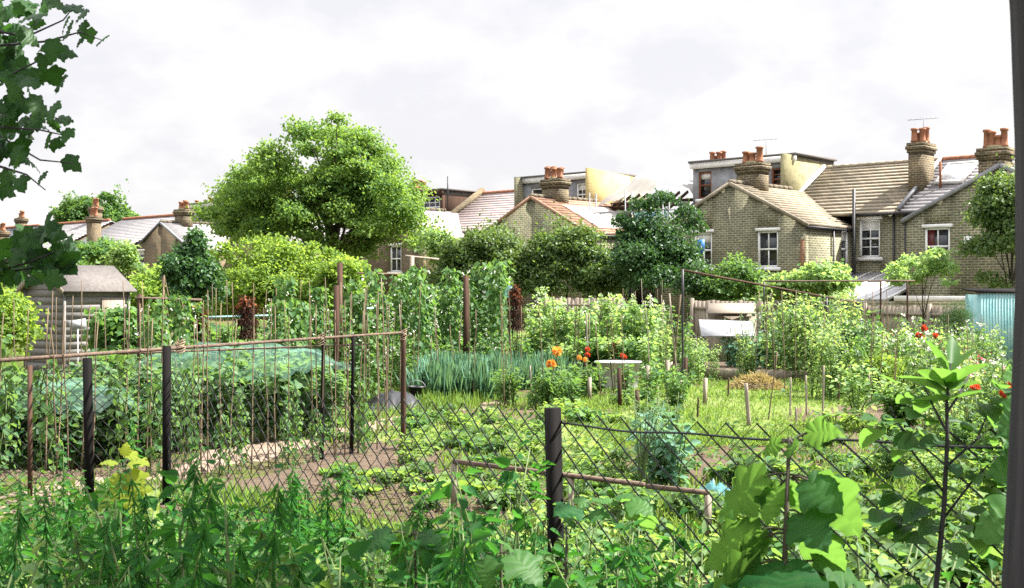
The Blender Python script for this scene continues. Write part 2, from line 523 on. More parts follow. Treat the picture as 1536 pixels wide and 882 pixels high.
def limbs(mb, rng, base, blobs, r0, fork=.3, n=14):
    base = np.asarray(base, float)
    B = np.asarray(blobs)
    top = B[:, :3].mean(0); top[2] = B[:, 2].max() * .55 + top[2] * .45
    trunk = [base, base + (top - base) * fork * .5 + [.04, 0, 0], base + (top - base) * fork, base + (top - base) * .65, base + (top - base) * .95]
    mb.tube(trunk, [r0 * 1.2, r0, r0 * .85, r0 * .5, r0 * .14], 8)
    for i in rng.permutation(len(B))[:n]:
        t = fork + (.85 - fork) * rng.random() ** 1.3
        s = base + (top - base) * t; e = B[i, :3]
        m_ = s * .5 + e * .5 + [0, 0, .12 * np.linalg.norm(e - s)]
        rl = r0 * (.5 - .35 * t)
        mb.tube([s, m_, e], [rl, rl * .6, rl * .15], 5)


def tree(name, label, cat, base, c, r, nb, rb, n, size, leaf, seed, r0=.12, T=T_D, group=None, lo=.35, fork=.3, nl=14, bark='bark', shell=.5, droop=.35, extra=None, up=.5):
    rng = np.random.default_rng(seed)
    t = thing(name, label, cat, base, 0, group)
    bl = crown_blobs(rng, c, r, nb, rb, lo)
    if extra: bl += extra
    mb = MB(); limbs(mb, rng, base, bl, r0, fork, nl)
    mb.build('trunk', M[bark], t, smooth=True, local=base)
    L = Leaves(); cloud(L, rng, bl, n, size, T, up, droop, shell)
    L.build('crown', LF[leaf], t, base)
    return t


# ------------------------------------------------------------------ camera, sky, sun
cam = bpy.data.cameras.new('camera'); co = bpy.data.objects.new('camera', cam); C.objects.link(co)
co.location = (0, 0, H); co.rotation_euler = (R(90), 0, 0)
cam.sensor_width = 36; cam.lens = 36 * F / 1536; cam.shift_y = -(441 - HY) / 1536
cam.clip_end = 5000; cam.clip_start = .05
cam.dof.use_dof = True; cam.dof.focus_distance = 24; cam.dof.aperture_fstop = 15
sc.camera = co

SUN = Vector((.97, .10, 1.25)).normalized()
el = math.asin(SUN.z); az = math.atan2(SUN.x, SUN.y)
sl = bpy.data.lights.new('sun', 'SUN'); sl.energy = 5.0; sl.angle = R(.6); sl.color = (1, .965, .91)
so = bpy.data.objects.new('sun', sl); C.objects.link(so); so.rotation_euler = SUN.to_track_quat('Z', 'Y').to_euler()
so.location = (20, 0, 40)

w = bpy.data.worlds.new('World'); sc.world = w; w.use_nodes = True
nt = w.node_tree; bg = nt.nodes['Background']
sky = nt.nodes.new('ShaderNodeTexSky'); sky.sky_type = 'NISHITA'; sky.sun_disc = False; sky.sun_elevation = el; sky.sun_rotation = az
sky.air_density = 1.0; sky.dust_density = 2.0
tc = nt.nodes.new('ShaderNodeTexCoord'); sp = nt.nodes.new('ShaderNodeSeparateXYZ'); nt.links.new(tc.outputs['Generated'], sp.inputs[0])
mz = nt.nodes.new('ShaderNodeMath'); mz.operation = 'MAXIMUM'; mz.inputs[1].default_value = 0; nt.links.new(sp.outputs[2], mz.inputs[0])
az_ = nt.nodes.new('ShaderNodeMath'); az_.operation = 'ADD'; az_.inputs[1].default_value = .55; nt.links.new(mz.outputs[0], az_.inputs[0])
dv = nt.nodes.new('ShaderNodeVectorMath'); dv.operation = 'DIVIDE'; nt.links.new(tc.outputs['Generated'], dv.inputs[0])
cmb = nt.nodes.new('ShaderNodeCombineXYZ')
for i in range(3): nt.links.new(az_.outputs[0], cmb.inputs[i])
nt.links.new(cmb.outputs[0], dv.inputs[1])
no = nt.nodes.new('ShaderNodeTexNoise'); no.inputs['Scale'].default_value = 5.0; no.inputs['Detail'].default_value = 8; no.inputs['Roughness'].default_value = .56
nt.links.new(dv.outputs[0], no.inputs['Vector'])
rp = nt.nodes.new('ShaderNodeValToRGB')                 # cumulus brightness: grey-lavender bellies to white tops
rp.color_ramp.elements[0].position = .42; rp.color_ramp.elements[0].color = (2.98, 2.92, 3.0, 1)
rp.color_ramp.elements[1].position = .60; rp.color_ramp.elements[1].color = (3.6, 3.5, 3.42, 1)
nt.links.new(no.outputs[0], rp.inputs[0])
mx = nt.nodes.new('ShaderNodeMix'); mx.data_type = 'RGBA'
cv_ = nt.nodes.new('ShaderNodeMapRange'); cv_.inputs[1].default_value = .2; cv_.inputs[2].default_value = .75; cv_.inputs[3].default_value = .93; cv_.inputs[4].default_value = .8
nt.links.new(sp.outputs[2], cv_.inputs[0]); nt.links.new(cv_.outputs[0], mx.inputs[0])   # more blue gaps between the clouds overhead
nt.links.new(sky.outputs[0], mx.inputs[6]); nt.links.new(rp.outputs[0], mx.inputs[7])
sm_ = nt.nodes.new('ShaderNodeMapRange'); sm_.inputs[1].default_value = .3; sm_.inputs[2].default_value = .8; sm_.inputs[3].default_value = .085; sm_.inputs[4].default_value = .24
nt.links.new(sp.outputs[2], sm_.inputs[0]); nt.links.new(sm_.outputs[0], bg.inputs[1])   # overhead sky, out of view, brightened to lift the shadows
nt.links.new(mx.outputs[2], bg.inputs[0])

sc.view_settings.view_transform = 'Standard'; sc.view_settings.look = 'None'; sc.view_settings.gamma = 1
sc.view_settings.exposure = 1.85
sc.render.engine = 'CYCLES'
sc.cycles.max_bounces = 7; sc.cycles.diffuse_bounces = 3; sc.cycles.transmission_bounces = 4; sc.cycles.transparent_max_bounces = 10
sc.cycles.use_denoising = False
try: sc.cycles.denoiser = 'OPENIMAGEDENOISE'
except Exception: pass
sc.cycles.sample_clamp_indirect = 6

# ------------------------------------------------------------------ ground
def mat_ground():
    m = NT('garden_ground')
    a = m.noise(.45, 6, .6); b = m.noise(7, 5, .7); c = m.noise(45, 3, .7)
    grass = m.ramp(b, [(.3, (.055, .085, .018)), (.7, (.13, .15, .035))])
    soil = m.ramp(b, [(.3, (.075, .05, .032)), (.7, (.2, .145, .095))])
    base = m.mix(m.ramp(a, [(.42, (0, 0, 0)), (.56, (1, 1, 1))]), soil, grass)
    m.link(m.mix(m.ramp(c, [(.3, (0, 0, 0)), (.8, (.6, .6, .6))]), base, (.05, .05, .02)), m.b.inputs['Base Color'])
    m.b.inputs['Roughness'].default_value = .95; m.b.inputs['Specular IOR Level'].default_value = .1
    m.bump(c, .8, .04)
    return m.m


M['ground'] = mat_ground()
M['soil'] = mat_noise('dug_soil', (.06, .042, .03), (.19, .14, .10), 11, .97, 1.0, .06, .1, (.12, .088, .062))
M['path'] = mat_noise('trodden_path', (.15, .112, .082), (.25, .19, .145), 5, .95, .4, .015, .1)
M['lawn'] = mat_noise('short_grass', (.10, .085, .045), (.13, .165, .045), 2.6, .95, .8, .03, .1, (.085, .12, .03))

ys = np.concatenate([np.linspace(-6, 18, 110), np.linspace(18.3, 60, 90), [70, 90, 120, 200, 500, 1500, 3000]])
us = np.concatenate([np.linspace(-1, -.6, 6), np.linspace(-.58, .58, 130), np.linspace(.6, 1, 6)])
gv = []
for y in ys:
    hw = max(14, 1.2 * abs(y))
    for u in us:
        x = u * hw
        z = float(ground(x, y)) if y < 100 else 0.0
        z += (random.Random(int(x * 977) ^ int(y * 7919)).random() - .5) * (.03 if 3 < y < 45 else 0)
        gv.append((x, y, z))
n0 = len(us); gf = []
for j in range(len(ys) - 1):
    for i in range(n0 - 1):
        a = j * n0 + i; gf += [a, a + 1, a + 1 + n0, a + n0]
tag(npmesh('ground', gv, gf, [4] * (len(gf) // 4), M['ground'], smooth=True), kind='structure')


def sheet(name, near, far, mat, lift=.02, label=None, nx=60, ny=5, seed=0, edge=.12):
    """a ragged strip of ground between two polylines of photo points, laid on the terrain"""
    rng = np.random.default_rng(seed)
    A = np.array([G(*p)[:2] for p in near]); B = np.array([G(*p)[:2] for p in far])

    def res(P):
        s = np.concatenate([[0], np.cumsum(np.linalg.norm(np.diff(P, axis=0), axis=1))]); t = np.linspace(0, s[-1], nx)
        return np.stack([np.interp(t, s, P[:, 0]), np.interp(t, s, P[:, 1])], 1)
    a, b = res(A), res(B)
    w = np.linalg.norm(b - a, axis=1, keepdims=True)
    a = a + (b - a) / np.maximum(w, .01) * rng.normal(size=(nx, 1)) * edge; b = b + (b - a) / np.maximum(w, .01) * rng.normal(size=(nx, 1)) * edge
    V = []
    for i in range(nx):
        for j in range(ny):
            p = a[i] + (b[i] - a[i]) * j / (ny - 1)
            z = float(ground(p[0], p[1])) + lift + (.0 if j in (0, ny - 1) else rng.random() * .03)
            if j in (0, ny - 1): z -= lift + .03
            V.append((p[0], p[1], z))
    fl = []
    for i in range(nx - 1):
        for j in range(ny - 1):
            q = i * ny + j; fl += [q, q + ny, q + ny + 1, q + 1]
    return tag(npmesh(name, V, fl, [4] * (len(fl) // 4), mat, smooth=True), kind='structure')


sheet('path', [(-60, 800), (150, 760), (300, 712), (480, 672), (560, 653), (640, 636), (700, 624), (760, 613)],
      [(-60, 758), (150, 722), (300, 678), (480, 646), (560, 632), (640, 617), (700, 608), (760, 601)], M['path'], .03, nx=140, seed=1, edge=.028)
sheet('soil_bed', [(-40, 850), (250, 790), (480, 740), (640, 700), (800, 690)], [(-40, 800), (250, 728), (480, 672), (560, 656), (660, 652)], M['soil'], .03, seed=2)
sheet('soil_strip', [(640, 636), (800, 642), (960, 650)], [(700, 608), (800, 612), (960, 622)], M['soil'], .03, seed=3)
sheet('dug_ground', [(1230, 700), (1340, 710), (1450, 700)], [(1260, 640), (1340, 628), (1440, 640)], M['soil'], .03, seed=4)
sheet('bare_ground', [(1030, 740), (1120, 745), (1200, 735)], [(1040, 682), (1120, 680), (1190, 690)], M['soil'], .03, seed=5)
sheet('lawn_path', [(880, 668), (1000, 664), (1200, 660), (1300, 640)], [(960, 590), (1040, 572), (1200, 578), (1290, 600)], M['lawn'], .035, seed=6)
sheet('grass_strip', [(520, 668), (700, 690), (900, 690)], [(640, 640), (760, 628), (900, 640)], M['lawn'], .035, seed=7)
sheet('tilled_ground', [(1180, 642), (1290, 640), (1400, 632)], [(1190, 612), (1290, 606), (1390, 604)], M['soil'], .045, seed=8)

# clods and stones lying on the dug beds
rng = np.random.default_rng(3); V = []; Fc = []; base_ = np.array([(1, 0, 0), (-.5, .86, 0), (-.5, -.86, 0), (0, 0, .9), (.3, .5, .5), (-.6, .1, .4)])
ff = np.array([(0, 4, 3), (4, 1, 3), (1, 5, 3), (5, 2, 3), (2, 0, 3), (0, 1, 4), (1, 2, 5)])
cl = []
for (q0, q1, y0, y1, n) in ((-40, 660, 655, 800, 3600), (640, 970, 606, 652, 700), (1180, 1400, 604, 645, 700), (1030, 1200, 682, 745, 600), (1230, 1450, 630, 712, 700), (480, 960, 690, 780, 1200), (-40, 700, 600, 660, 500)):
    for _ in range(n):
        Yc = F * H / (rng.uniform(y0, y1) - HY); xc = (rng.uniform(q0, q1) - CX) / F * Yc; cl.append(np.array([xc, Yc, float(ground(xc, Yc))]))
for i, p in enumerate(cl):
    s_ = .012 + .03 * rng.random() ** 3; a = rng.random() * 6.28; b = base_ * (.7 + .6 * rng.random((6, 3))) * s_
    b = np.stack([b[:, 0] * math.cos(a) - b[:, 1] * math.sin(a), b[:, 0] * math.sin(a) + b[:, 1] * math.cos(a), b[:, 2]], 1) + p + [0, 0, .02]
    V.append(b); Fc.append(ff + 6 * i)
tag(npmesh('soil_clods', np.concatenate(V), np.concatenate(Fc).ravel(), [3] * (7 * len(cl)), M['soil']), 'crumbly clods and stones on the dug soil', 'soil clods', kind='stuff')

# ------------------------------------------------------------------ the terrace: one pair of rear wings every 11.2 m
YAW = -43.0
TU = np.array([math.cos(R(YAW)), math.sin(R(YAW))]); TV = np.array([-math.sin(R(YAW)), math.cos(R(YAW))]); TO = np.array([9.13, 50.2])
HWD, WD, EZ, PZ, ME, MR_, VF = 3.49, 4.0, 4.53, 6.32, 5.12, 7.5, 12.0
MS = (MR_ - ME) / 4.0


def uz(px, py, v=0.0):
    k = (px - CX) / F; o = TO + v * TV
    u = -(o[0] - k * o[1]) / (TU[0] - k * TU[1])
    Y = o[1] + u * TU[1]
    return u, H - (py - HY) / F * Y


def vz(px, py, u):          # point on the plane u = const
    k = (px - CX) / F; o = TO + u * TU
    v = -(o[0] - k * o[1]) / (TV[0] - k * TV[1])
    return v, H - (py - HY) / F * (o[1] + v * TV[1])


def wall(mb, p0, d, inn, brk, top, opens=(), th=.24, z0=-.3):
    """a wall of hexahedra along d from p0, with rectangular openings (a, b, z0, z1)"""
    p0 = np.array(p0, float); d = np.array(d, float); inn = np.array(inn, float) * th
    bs = sorted(set([round(b, 4) for b in brk] + [round(x, 4) for o in opens for x in o[:2]]))

    def P(a, z, i): q = p0 + d * a + inn * i; return (q[0], q[1], z)
    for a, b in zip(bs[:-1], bs[1:]):
        z = z0
        for o in sorted([o for o in opens if o[0] <= a + 1e-4 and o[1] >= b - 1e-4], key=lambda o: o[2]):
            mb.hexa([P(a, z, 0), P(b, z, 0), P(b, z, 1), P(a, z, 1), P(a, o[2], 0), P(b, o[2], 0), P(b, o[2], 1), P(a, o[2], 1)]); z = o[3]
        mb.hexa([P(a, z, 0), P(b, z, 0), P(b, z, 1), P(a, z, 1), P(a, top(a), 0), P(b, top(b), 0), P(b, top(b), 1), P(a, top(a), 1)])


def strips(mb, edge, n, nrm, step=.035):
    """courses of tiles: each strip's lower edge stands proud of the one below"""
    nrm = np.array(nrm, float)
    for i in range(n):
        a0, a1 = [np.array(q) for q in edge(i / n)]; b0, b1 = [np.array(q) for q in edge((i + 1) / n)]
        lo0, lo1 = a0 + nrm * (step + .02), a1 + nrm * (step + .02); hi0, hi1 = b0 + nrm * .02, b1 + nrm * .02
        mb.hexa([a0 - nrm * .05, a1 - nrm * .05, b1 - nrm * .05, b0 - nrm * .05, lo0, lo1, hi1, hi0])


def sash(root, p, d, w, h, cols, rows_top, rows_bot, name='window', frame='white', lintel=True, arched=False, curtain=False):
    """sash window: p = lower left corner of the opening (x, y, z), d = direction along the wall, outward = d turned right"""
    d = np.array([d[0], d[1], 0.]); o = np.array([d[1], -d[0], 0.]); p = np.array(p, float); Z = np.array([0, 0, 1.])

    def bx(mb, a0, a1, z0, z1, o0, o1):
        c = []
        for z in (z0, z1):
            for (a, q) in ((a0, o0), (a1, o0), (a1, o1), (a0, o1)): c.append(p + d * a + o * q + Z * z)
        mb.hexa(c)
    g = MB(); bx(g, .03, w - .03, .03, h - .03, -.14, -.11)
    win = g.build(name, M['glass'], root)
    f = MB(); t = .075
    bx(f, -.02, t, -.0, h, -.17, -.035); bx(f, w - t, w + .02, 0, h, -.17, -.035); bx(f, t, w - t, h - t, h, -.17, -.035); bx(f, t, w - t, 0, t, -.17, -.035)
    mid = h * .5
    bx(f, t, w - t, mid - .035, mid + .035, -.165, -.05)
    for i in range(1, cols):
        a = w * i / cols; bx(f, a - .02, a + .02, t, mid - .035, -.16, -.07); bx(f, a - .021, a + .021, mid + .035, h - t, -.16, -.07)
    for (n, z0, z1) in ((rows_bot, t, mid), (rows_top, mid, h - t)):
        for i in range(1, n):
            z = z0 + (z1 - z0) * i / n; bx(f, t, w - t, z - .018, z + .018, -.158, -.072)
    f.build('frame', M[frame], win)
    s = MB(); bx(s, -.12, w + .12, -.14, 0.0, -.15, .09); s.build('sill', M['white'], win)
    if lintel:
        s = MB(); bx(s, -.1, w + .1, h, h + .13, -.2, .03); s.build('lintel', M['white'], win)
    if not curtain and int(abs(p[0] * 37 + p[2] * 11)) % 2:
        s = MB(); bx(s, .06, w - .06, h * .72, h - .06, -.108, -.1); s.build('blind', M['dirtywhite'], win)
    if curtain:
        s = MB(); bx(s, .06, w * .36, h * .3, h - .08, -.105, -.1); s.build('curtain', M['curtain'], win)
    return win


def chimney(root, x, y, z0, z1, wx, wy, pots, seed, brick='brick'):
    rng = random.Random(seed)
    m = MB(); m.box((x - wx / 2, y - wy / 2, z0), (x + wx / 2, y + wy / 2, z1 - .42))
    for i, e in enumerate((.05, .1, .06)):
        m.box((x - wx / 2 - e, y - wy / 2 - e, z1 - .42 + i * .14), (x + wx / 2 + e, y + wy / 2 + e, z1 - .42 + (i + 1) * .14))
    st = m.build('chimney', M[brick], root)
    k = MB(); k.lathe((x, y, z1), [(min(wx, wy) * .52, 0), (min(wx, wy) * .4, .09)], 10); k.build('flaunching', M['render_green'], st)
    for i in range(pots):
        q = MB(); t = (i + .5) / pots - .5
        r = min(.16, wx * .5 / max(pots, 2) * 1.15); hh = rng.choice((.42, .5, .58, .66))
        if wy > wx: px_, py_, r = (.13 if i % 2 else -.13), t * wy * .85, .14
        elif pots > 4: px_, py_ = t * wx * .9, (.14 if i % 2 else -.14)
        else: px_, py_ = t * wx * .85, rng.uniform(-.05, .05)
        q.lathe((x + px_, y + py_, z1 + .04), [(r * 1.1, 0), (r * 1.1, .06), (r * .95, .1), (r * .82, hh - .1), (r * 1.12, hh - .08), (r * 1.1, hh), (r * .7, hh), (r * .6, hh - .3)], 10)
        q.build('chimney_pot', M['terracotta'], st, smooth=False)


def aerial(root, x, y, z0, h, seed=0):
    m = MB(); m.tube([(x, y, z0), (x, y, z0 + h)], .018, 5)
    m.tube([(x - .7, y, z0 + h - .1), (x + .5, y + .2, z0 + h - .1)], .012, 4)
    for i in range(7):
        t = i / 6; a = (x - .7 + 1.2 * t, y + .2 * t)
        m.tube([(a[0], a[1] - .2, z0 + h - .1), (a[0], a[1] + .2, z0 + h - .1)], .008, 4)
    m.build('aerial', M['lead'], root)


def house(uc, s, label, brick='brick', rm='roof_pale', ro='roof_pale', wins=(), recess=(), side=(), pots=0, rpots=0, rch=None, opipe=True, wing=True, main=True,
          nst=16, custom=None, wing_pipe=None, hw=HWD):
    """one terraced house: half of a gabled pair of rear wings plus 5.6 m of the main range. x runs along the row (mirrored by s), y away from the gardens."""
    loc = (*(TO + TU * uc), 0)
    t = thing('terraced_house', label, 'house', loc, R(YAW), 'terraced houses with rear wings behind the allotments')
    mb = MB(); X = lambda a: s * a
    e = .004
    if wing:
        slope = (PZ - EZ) / hw
        wall(mb, (X(e), 0), (s, 0), (0, 1), [0, hw], lambda a: PZ - slope * a - .06, wins)
        wall(mb, (X(hw), .24), (0, 1), (-s, 0), [0, WD - .24], lambda a: EZ - .06, side)
    wall(mb, (X(hw if wing else e), WD), (s, 0), (0, 1), [0, 5.6 - e - (hw if wing else 0)], lambda a: ME - .05, [(o[0] - (hw if wing else 0), o[1] - (hw if wing else 0), o[2], o[3]) for o in recess])
    if main:
        for a in (e, 5.6 - e):   # party walls under the roof, then the street front
            wall(mb, (X(a), WD + .24), (0, 1), ((s if a < 1 else -s), 0), [0, 8 - WD - .24, VF - WD - .24], lambda q: ME + MS * (q + .24) - .06 if q <= 8 - WD - .24 + 1e-6 else ME + MS * (VF - WD - .24 - q) - .06, th=.2)
        wall(mb, (X(e), VF - .24), (s, 0), (0, 1), [0, 5.6 - 2 * e], lambda a: ME - .05)
    mb.build('wall', M[brick], t)
    nM = np.array([0, -MS, 1]) / math.hypot(MS, 1)
    if main and rm:
        m = MB(); a0, a1 = (X(0 + e), X(5.6 - e)) if s > 0 else (X(5.6 - e), X(e))
        strips(m, lambda q: ((a0, WD - .18 + (4.18) * q, ME - .1 + (MR_ - ME + .1) * q), (a1, WD - .18 + 4.18 * q, ME - .1 + (MR_ - ME + .1) * q)), nst, nM, .05 if rm in ('roof_tan', 'roof_red') else .004)
        strips(m, lambda q: ((a1, VF + .18 - 4.18 * q, ME - .1 + (MR_ - ME + .1) * q), (a0, VF + .18 - 4.18 * q, ME - .1 + (MR_ - ME + .1) * q)), 8, np.array([0, MS, 1]) / math.hypot(MS, 1), .02)
        rf = m.build('roof', M[rm], t)
        m = MB()
        k = int(5.6 / .4)
        for i in range(k):
            xa = a0 + (a1 - a0) * i / k; xb = a0 + (a1 - a0) * (i + 1) / k - .01
            m.tube([(xa, 8, MR_ + .03), (xb, 8, MR_ + .045)], .11, 8)
        m.build('ridge_tiles', M['terracotta'] if rm not in ('roof_tan', 'roof_dark') else M[rm], rf)
        g = MB(); g.box((min(a0, a1) + (hw if (wing and s > 0) else 0), WD - .3, ME - .16), (max(a0, a1) - (hw if (wing and s < 0) else 0), WD - .2, ME - .06)); g.build('gutter', M['black'], t)
    if wing:
        sl = (PZ - EZ); nW = np.array([s * sl, 0, hw]) / math.hypot(sl, hw)
        m = MB(); ov = .16

        def edge(q):
            a = (hw + ov) * (1 - q); z = PZ - sl / hw * a
            ve = WD - .02 if z < ME else WD + (z - ME) / MS
            return ((X(a), -.07, z), (X(a), ve, z))
        strips(m, edge, nst if ro in ('roof_tan', 'roof_red') else 22, nW, .05 if ro in ('roof_tan', 'roof_red') else .004)
        wr = m.build('wing_roof', M[ro], t)
        m = MB(); m.bar((X(0), -.05, PZ + .0), (X(hw + ov), -.05, PZ - sl / hw * (hw + ov) + .0), .1, .15); m.build('verge', M['lead'] if ro == 'roof_pale' else M[ro], wr)
        m = MB()
        for i in range(12):
            m.tube([(X(.0), i * .42 - .05, PZ + .07), (X(.0), i * .42 + .36, PZ + .085)], .1, 7)
        m.build('ridge_tiles', M['roof_tan'], wr)
        g = MB(); g.box((X(hw + .09) - .055, -.05, EZ - .2), (X(hw + .09) + .055, WD - .32, EZ - .1)); g.build('wing_gutter', M['black'], t)
        if opipe:
            g = MB(); g.tube([(X(hw + .07), 2.2, EZ - .2), (X(hw + .07), 2.2, .0)], .045, 8); g.build('drainpipe', M['black'], t)
            g = MB(); g.tube([(X(5.35), WD - .07, ME - .15), (X(5.35), WD - .07, 0)], .045, 8); g.build('drainpipe', M['black'], t)
    if wing and wins:
        for (a, b, z0, z1) in wins:
            p = (X(a) + (e if s > 0 else -e), 0, z0) if s > 0 else (X(b) - e, 0, z0)
            sash(t, p, (1, 0), b - a, z1 - z0, 2, 1, 1, curtain=(uc > 5))
    for (a, b, z0, z1) in recess:
        sash(t, (X(a) if s > 0 else X(b), WD, z0), (1, 0), b - a, z1 - z0, 2, 2, 2)
    for (a, b, z0, z1) in side:
        sash(t, (X(hw), .24 + (a if s > 0 else b), z0), (0, s), b - a, z1 - z0, 1, 1, 1)
    if pots and uc > 5: chimney(t, -.35, .45, PZ - .6, 6.97, .95, .7, pots, 9, 'brick_chimney')
    elif pots: chimney(t, X(.0), 1.75, PZ - .35, 7.28, 1.15, .7, pots, int(uc * 7 + s), 'brick_chimney')
    if rpots: chimney(t, X(5.6), rch or 6.0, MR_ - 1.7, 8.05, .62, 1.15, rpots, int(uc * 3 + 5 * s), 'brick_chimney')
    if custom: custom(t, X, s)
    return t


def dormer(t, X, x0, x1, y0, z1, wins, cheek='lead', fascia='white', front='lead', frame='white', back=9.0):
    """flat-roofed box dormer from local x0 to x1, its face at y0"""
    a, b = sorted((X(x0), X(x1)))
    zf = lambda y: ME + MS * (y - WD)
    m = MB()
    wall(m, (a, y0), (1, 0), (0, 1), [0, b - a], lambda q: z1 - .3, [(w[0], w[1], w[2], w[3]) for w in wins], th=.2, z0=zf(y0) - .2)
    d = m.build('dormer', M[front], t)
    for c_ in (a, b - .15): m = MB(); m.box((c_, y0 + .2, zf(y0) - .2), (c_ + .15, back, z1 - .3)); m.build('cheek', M[cheek], d)
    m = MB(); m.box((a - .12, y0 - .14, z1 - .3), (b + .12, y0 - .02, z1 - .02)); m.build('fascia', M[fascia], d)
    m = MB(); m.box((a - .15, y0 - .2, z1 - .02), (b + .15, back, z1 + .08)); m.box((a, y0 - .02, z1 - .3), (b, back, z1 - .02)); m.build('flat_roof', M['felt'], d)
    for w in wins:
        sash(t, (a + w[0], y0, w[2]), (1, 0), w[1] - w[0], w[3] - w[2], w[4], w[5], w[5], name='dormer_window', frame=frame, lintel=False)
    return d


def skylight(t, x0, x1, y0, y1, mat='glass'):
    n = np.array([0, -MS, 1]) / math.hypot(MS, 1); P = lambda x, y, o: np.array([x, y, ME + MS * (y - WD)]) + n * o
    m = MB(); m.hexa([P(x0, y0, .1), P(x1, y0, .1), P(x1, y1, .1), P(x0, y1, .1), P(x0, y0, .16), P(x1, y0, .16), P(x1, y1, .16), P(x0, y1, .16)])
    s = m.build('skylight', M[mat], t)
    m = MB(); w = .08
    for (a, b, c, d) in ((x0 - w, x0, y0 - w, y1 + w), (x1, x1 + w, y0 - w, y1 + w), (x0, x1, y0 - w, y0), (x0, x1, y1, y1 + w)):
        m.hexa([P(a, c, .05), P(b, c, .05), P(b, d, .05), P(a, d, .05), P(a, c, .2), P(b, c, .2), P(b, d, .2), P(a, d, .2)])
    m.build('skylight_frame', M['dirtywhite'], s)


def local_win(px0, px1, y0, y1, v, uc, s):
    u0, zt = uz(px0, y0, v); u1, _ = uz(px1, y0, v); _, zb = uz((px0 + px1) / 2, y1, v)
    a, b = sorted((s * (u0 - uc), s * (u1 - uc)))
    return (a, b, zb, zt)


# house with the white sash in its gable and the tan tiled roof
def c_tan(t, X, s):
    m = MB(); v, z0 = 0, 0
    m.tube([(3.72, WD - .35, 0), (3.72, WD - .35, 6.1)], .07, 8); m.build('soil_pipe', M['black'], t)
    m = MB()   # reddish quoin patch at the corner of the wing
    m.box((HWD - .24, -.012, 2.2), (HWD - .02, .0, 3.9)); m.build('brick_repair', M['brick_red'], t)


M['brick_red'] = mat_brick('red_brick', (.3, .13, .07), (.24, .1, .055), (.38, .3, .2))
v0, zt = vz(1262, 345, HWD); v1, zb = vz(1273, 402, HWD)
house(0, 1, 'yellow brick house with tan tiled roof and white sash in the gable of its wing', 'brick', 'roof_tan', 'roof_tan',
      wins=[local_win(1136, 1167, 347, 401, 0, 0, 1)], recess=[local_win(1289, 1320, 330, 386, WD, 0, 1)], side=[(v0 - .24, v1 - .24, zb, zt)], pots=0, rpots=5, rch=6.0, nst=15, custom=c_tan)


def c_pale(t, X, s):
    u0, _ = uz(1407, 262, 6.0); u1, _ = uz(1445, 262, 6.0)
    a, b = sorted((u0 - 11.2, u1 - 11.2)); skylight(t, a, b, 5.9, 7.3, 'polycarb')
    m = MB(); u, z = uz(1453, 366, 0)
    m.box((u - 11.2 - .12, -.14, z - .15), (u - 11.2 + .12, 0.0, z + .28)); m.build('flue_box', M['white'], t)
    m = MB(); m.tube([(-4.6, 5.6, 6), (-4.6, 5.6, 7.2)], .05, 8); m.build('vent_pipe', M['brownwood'], t)
    m = MB(); m.bar((-5.58, WD - .2, ME + .08), (-5.58, 8, MR_ + .12), .12, .16); m.build('party_upstand', M['lead'], t)
    aerial(t, -5.5, 6.0, 8.0, 1.2)


house(11.2, -1, 'brick house with pale slate roof and red curtained sash beside the flue box', 'brick', 'roof_pale', 'roof_pale',
      wins=[local_win(1387, 1425, 342, 398, 0, 11.2, -1)], recess=[(4.2, 5.1, 3.0, 4.4)], pots=4, custom=c_pale)
house(11.2, 1, 'brick house half hidden by the dark leaning trunk', 'brick', 'roof_pale', 'roof_pale', wins=[(.9, 1.9, 2.8, 4.3)], recess=[(4.1, 4.9, 3, 4.4)], rpots=4)


def c_dorm(t, X, s):
    dormer(t, X, .02, 5.5, 5.3, 7.95, [(.32, 1.05, 6.2, 7.5, 1, 1), (2.5, 3.3, 6.25, 7.5, 1, 1), (4.3, 5.0, 6.4, 7.4, 1, 2)], cheek='brick', front='lead', fascia='white', frame='brownwood')
    m = MB(); wall(m, (0, 4.5), (0, 1), (-1, 0), [0, 3.0, 4.6], lambda q: 7.95 - .05 * q, th=.26, z0=5.2); m.build('parapet', M['render_green'], t)
    m = MB(); m.bar((.06, WD, ME + .15), (.06, 7.9, MR_ + .12), .12, .16); m.build('flashing', M['dirtywhite'], t)
    aerial(t, -2.5, 7.0, 7.9, 1.2)


house(0, -1, 'brick house with flat roofed white fascia dormer and brown framed windows', 'brick', 'roof_tan', 'roof_tan', wins=[(.9, 1.8, 2.8, 4.3)], pots=3, rpots=5, rch=7.7, custom=c_dorm)


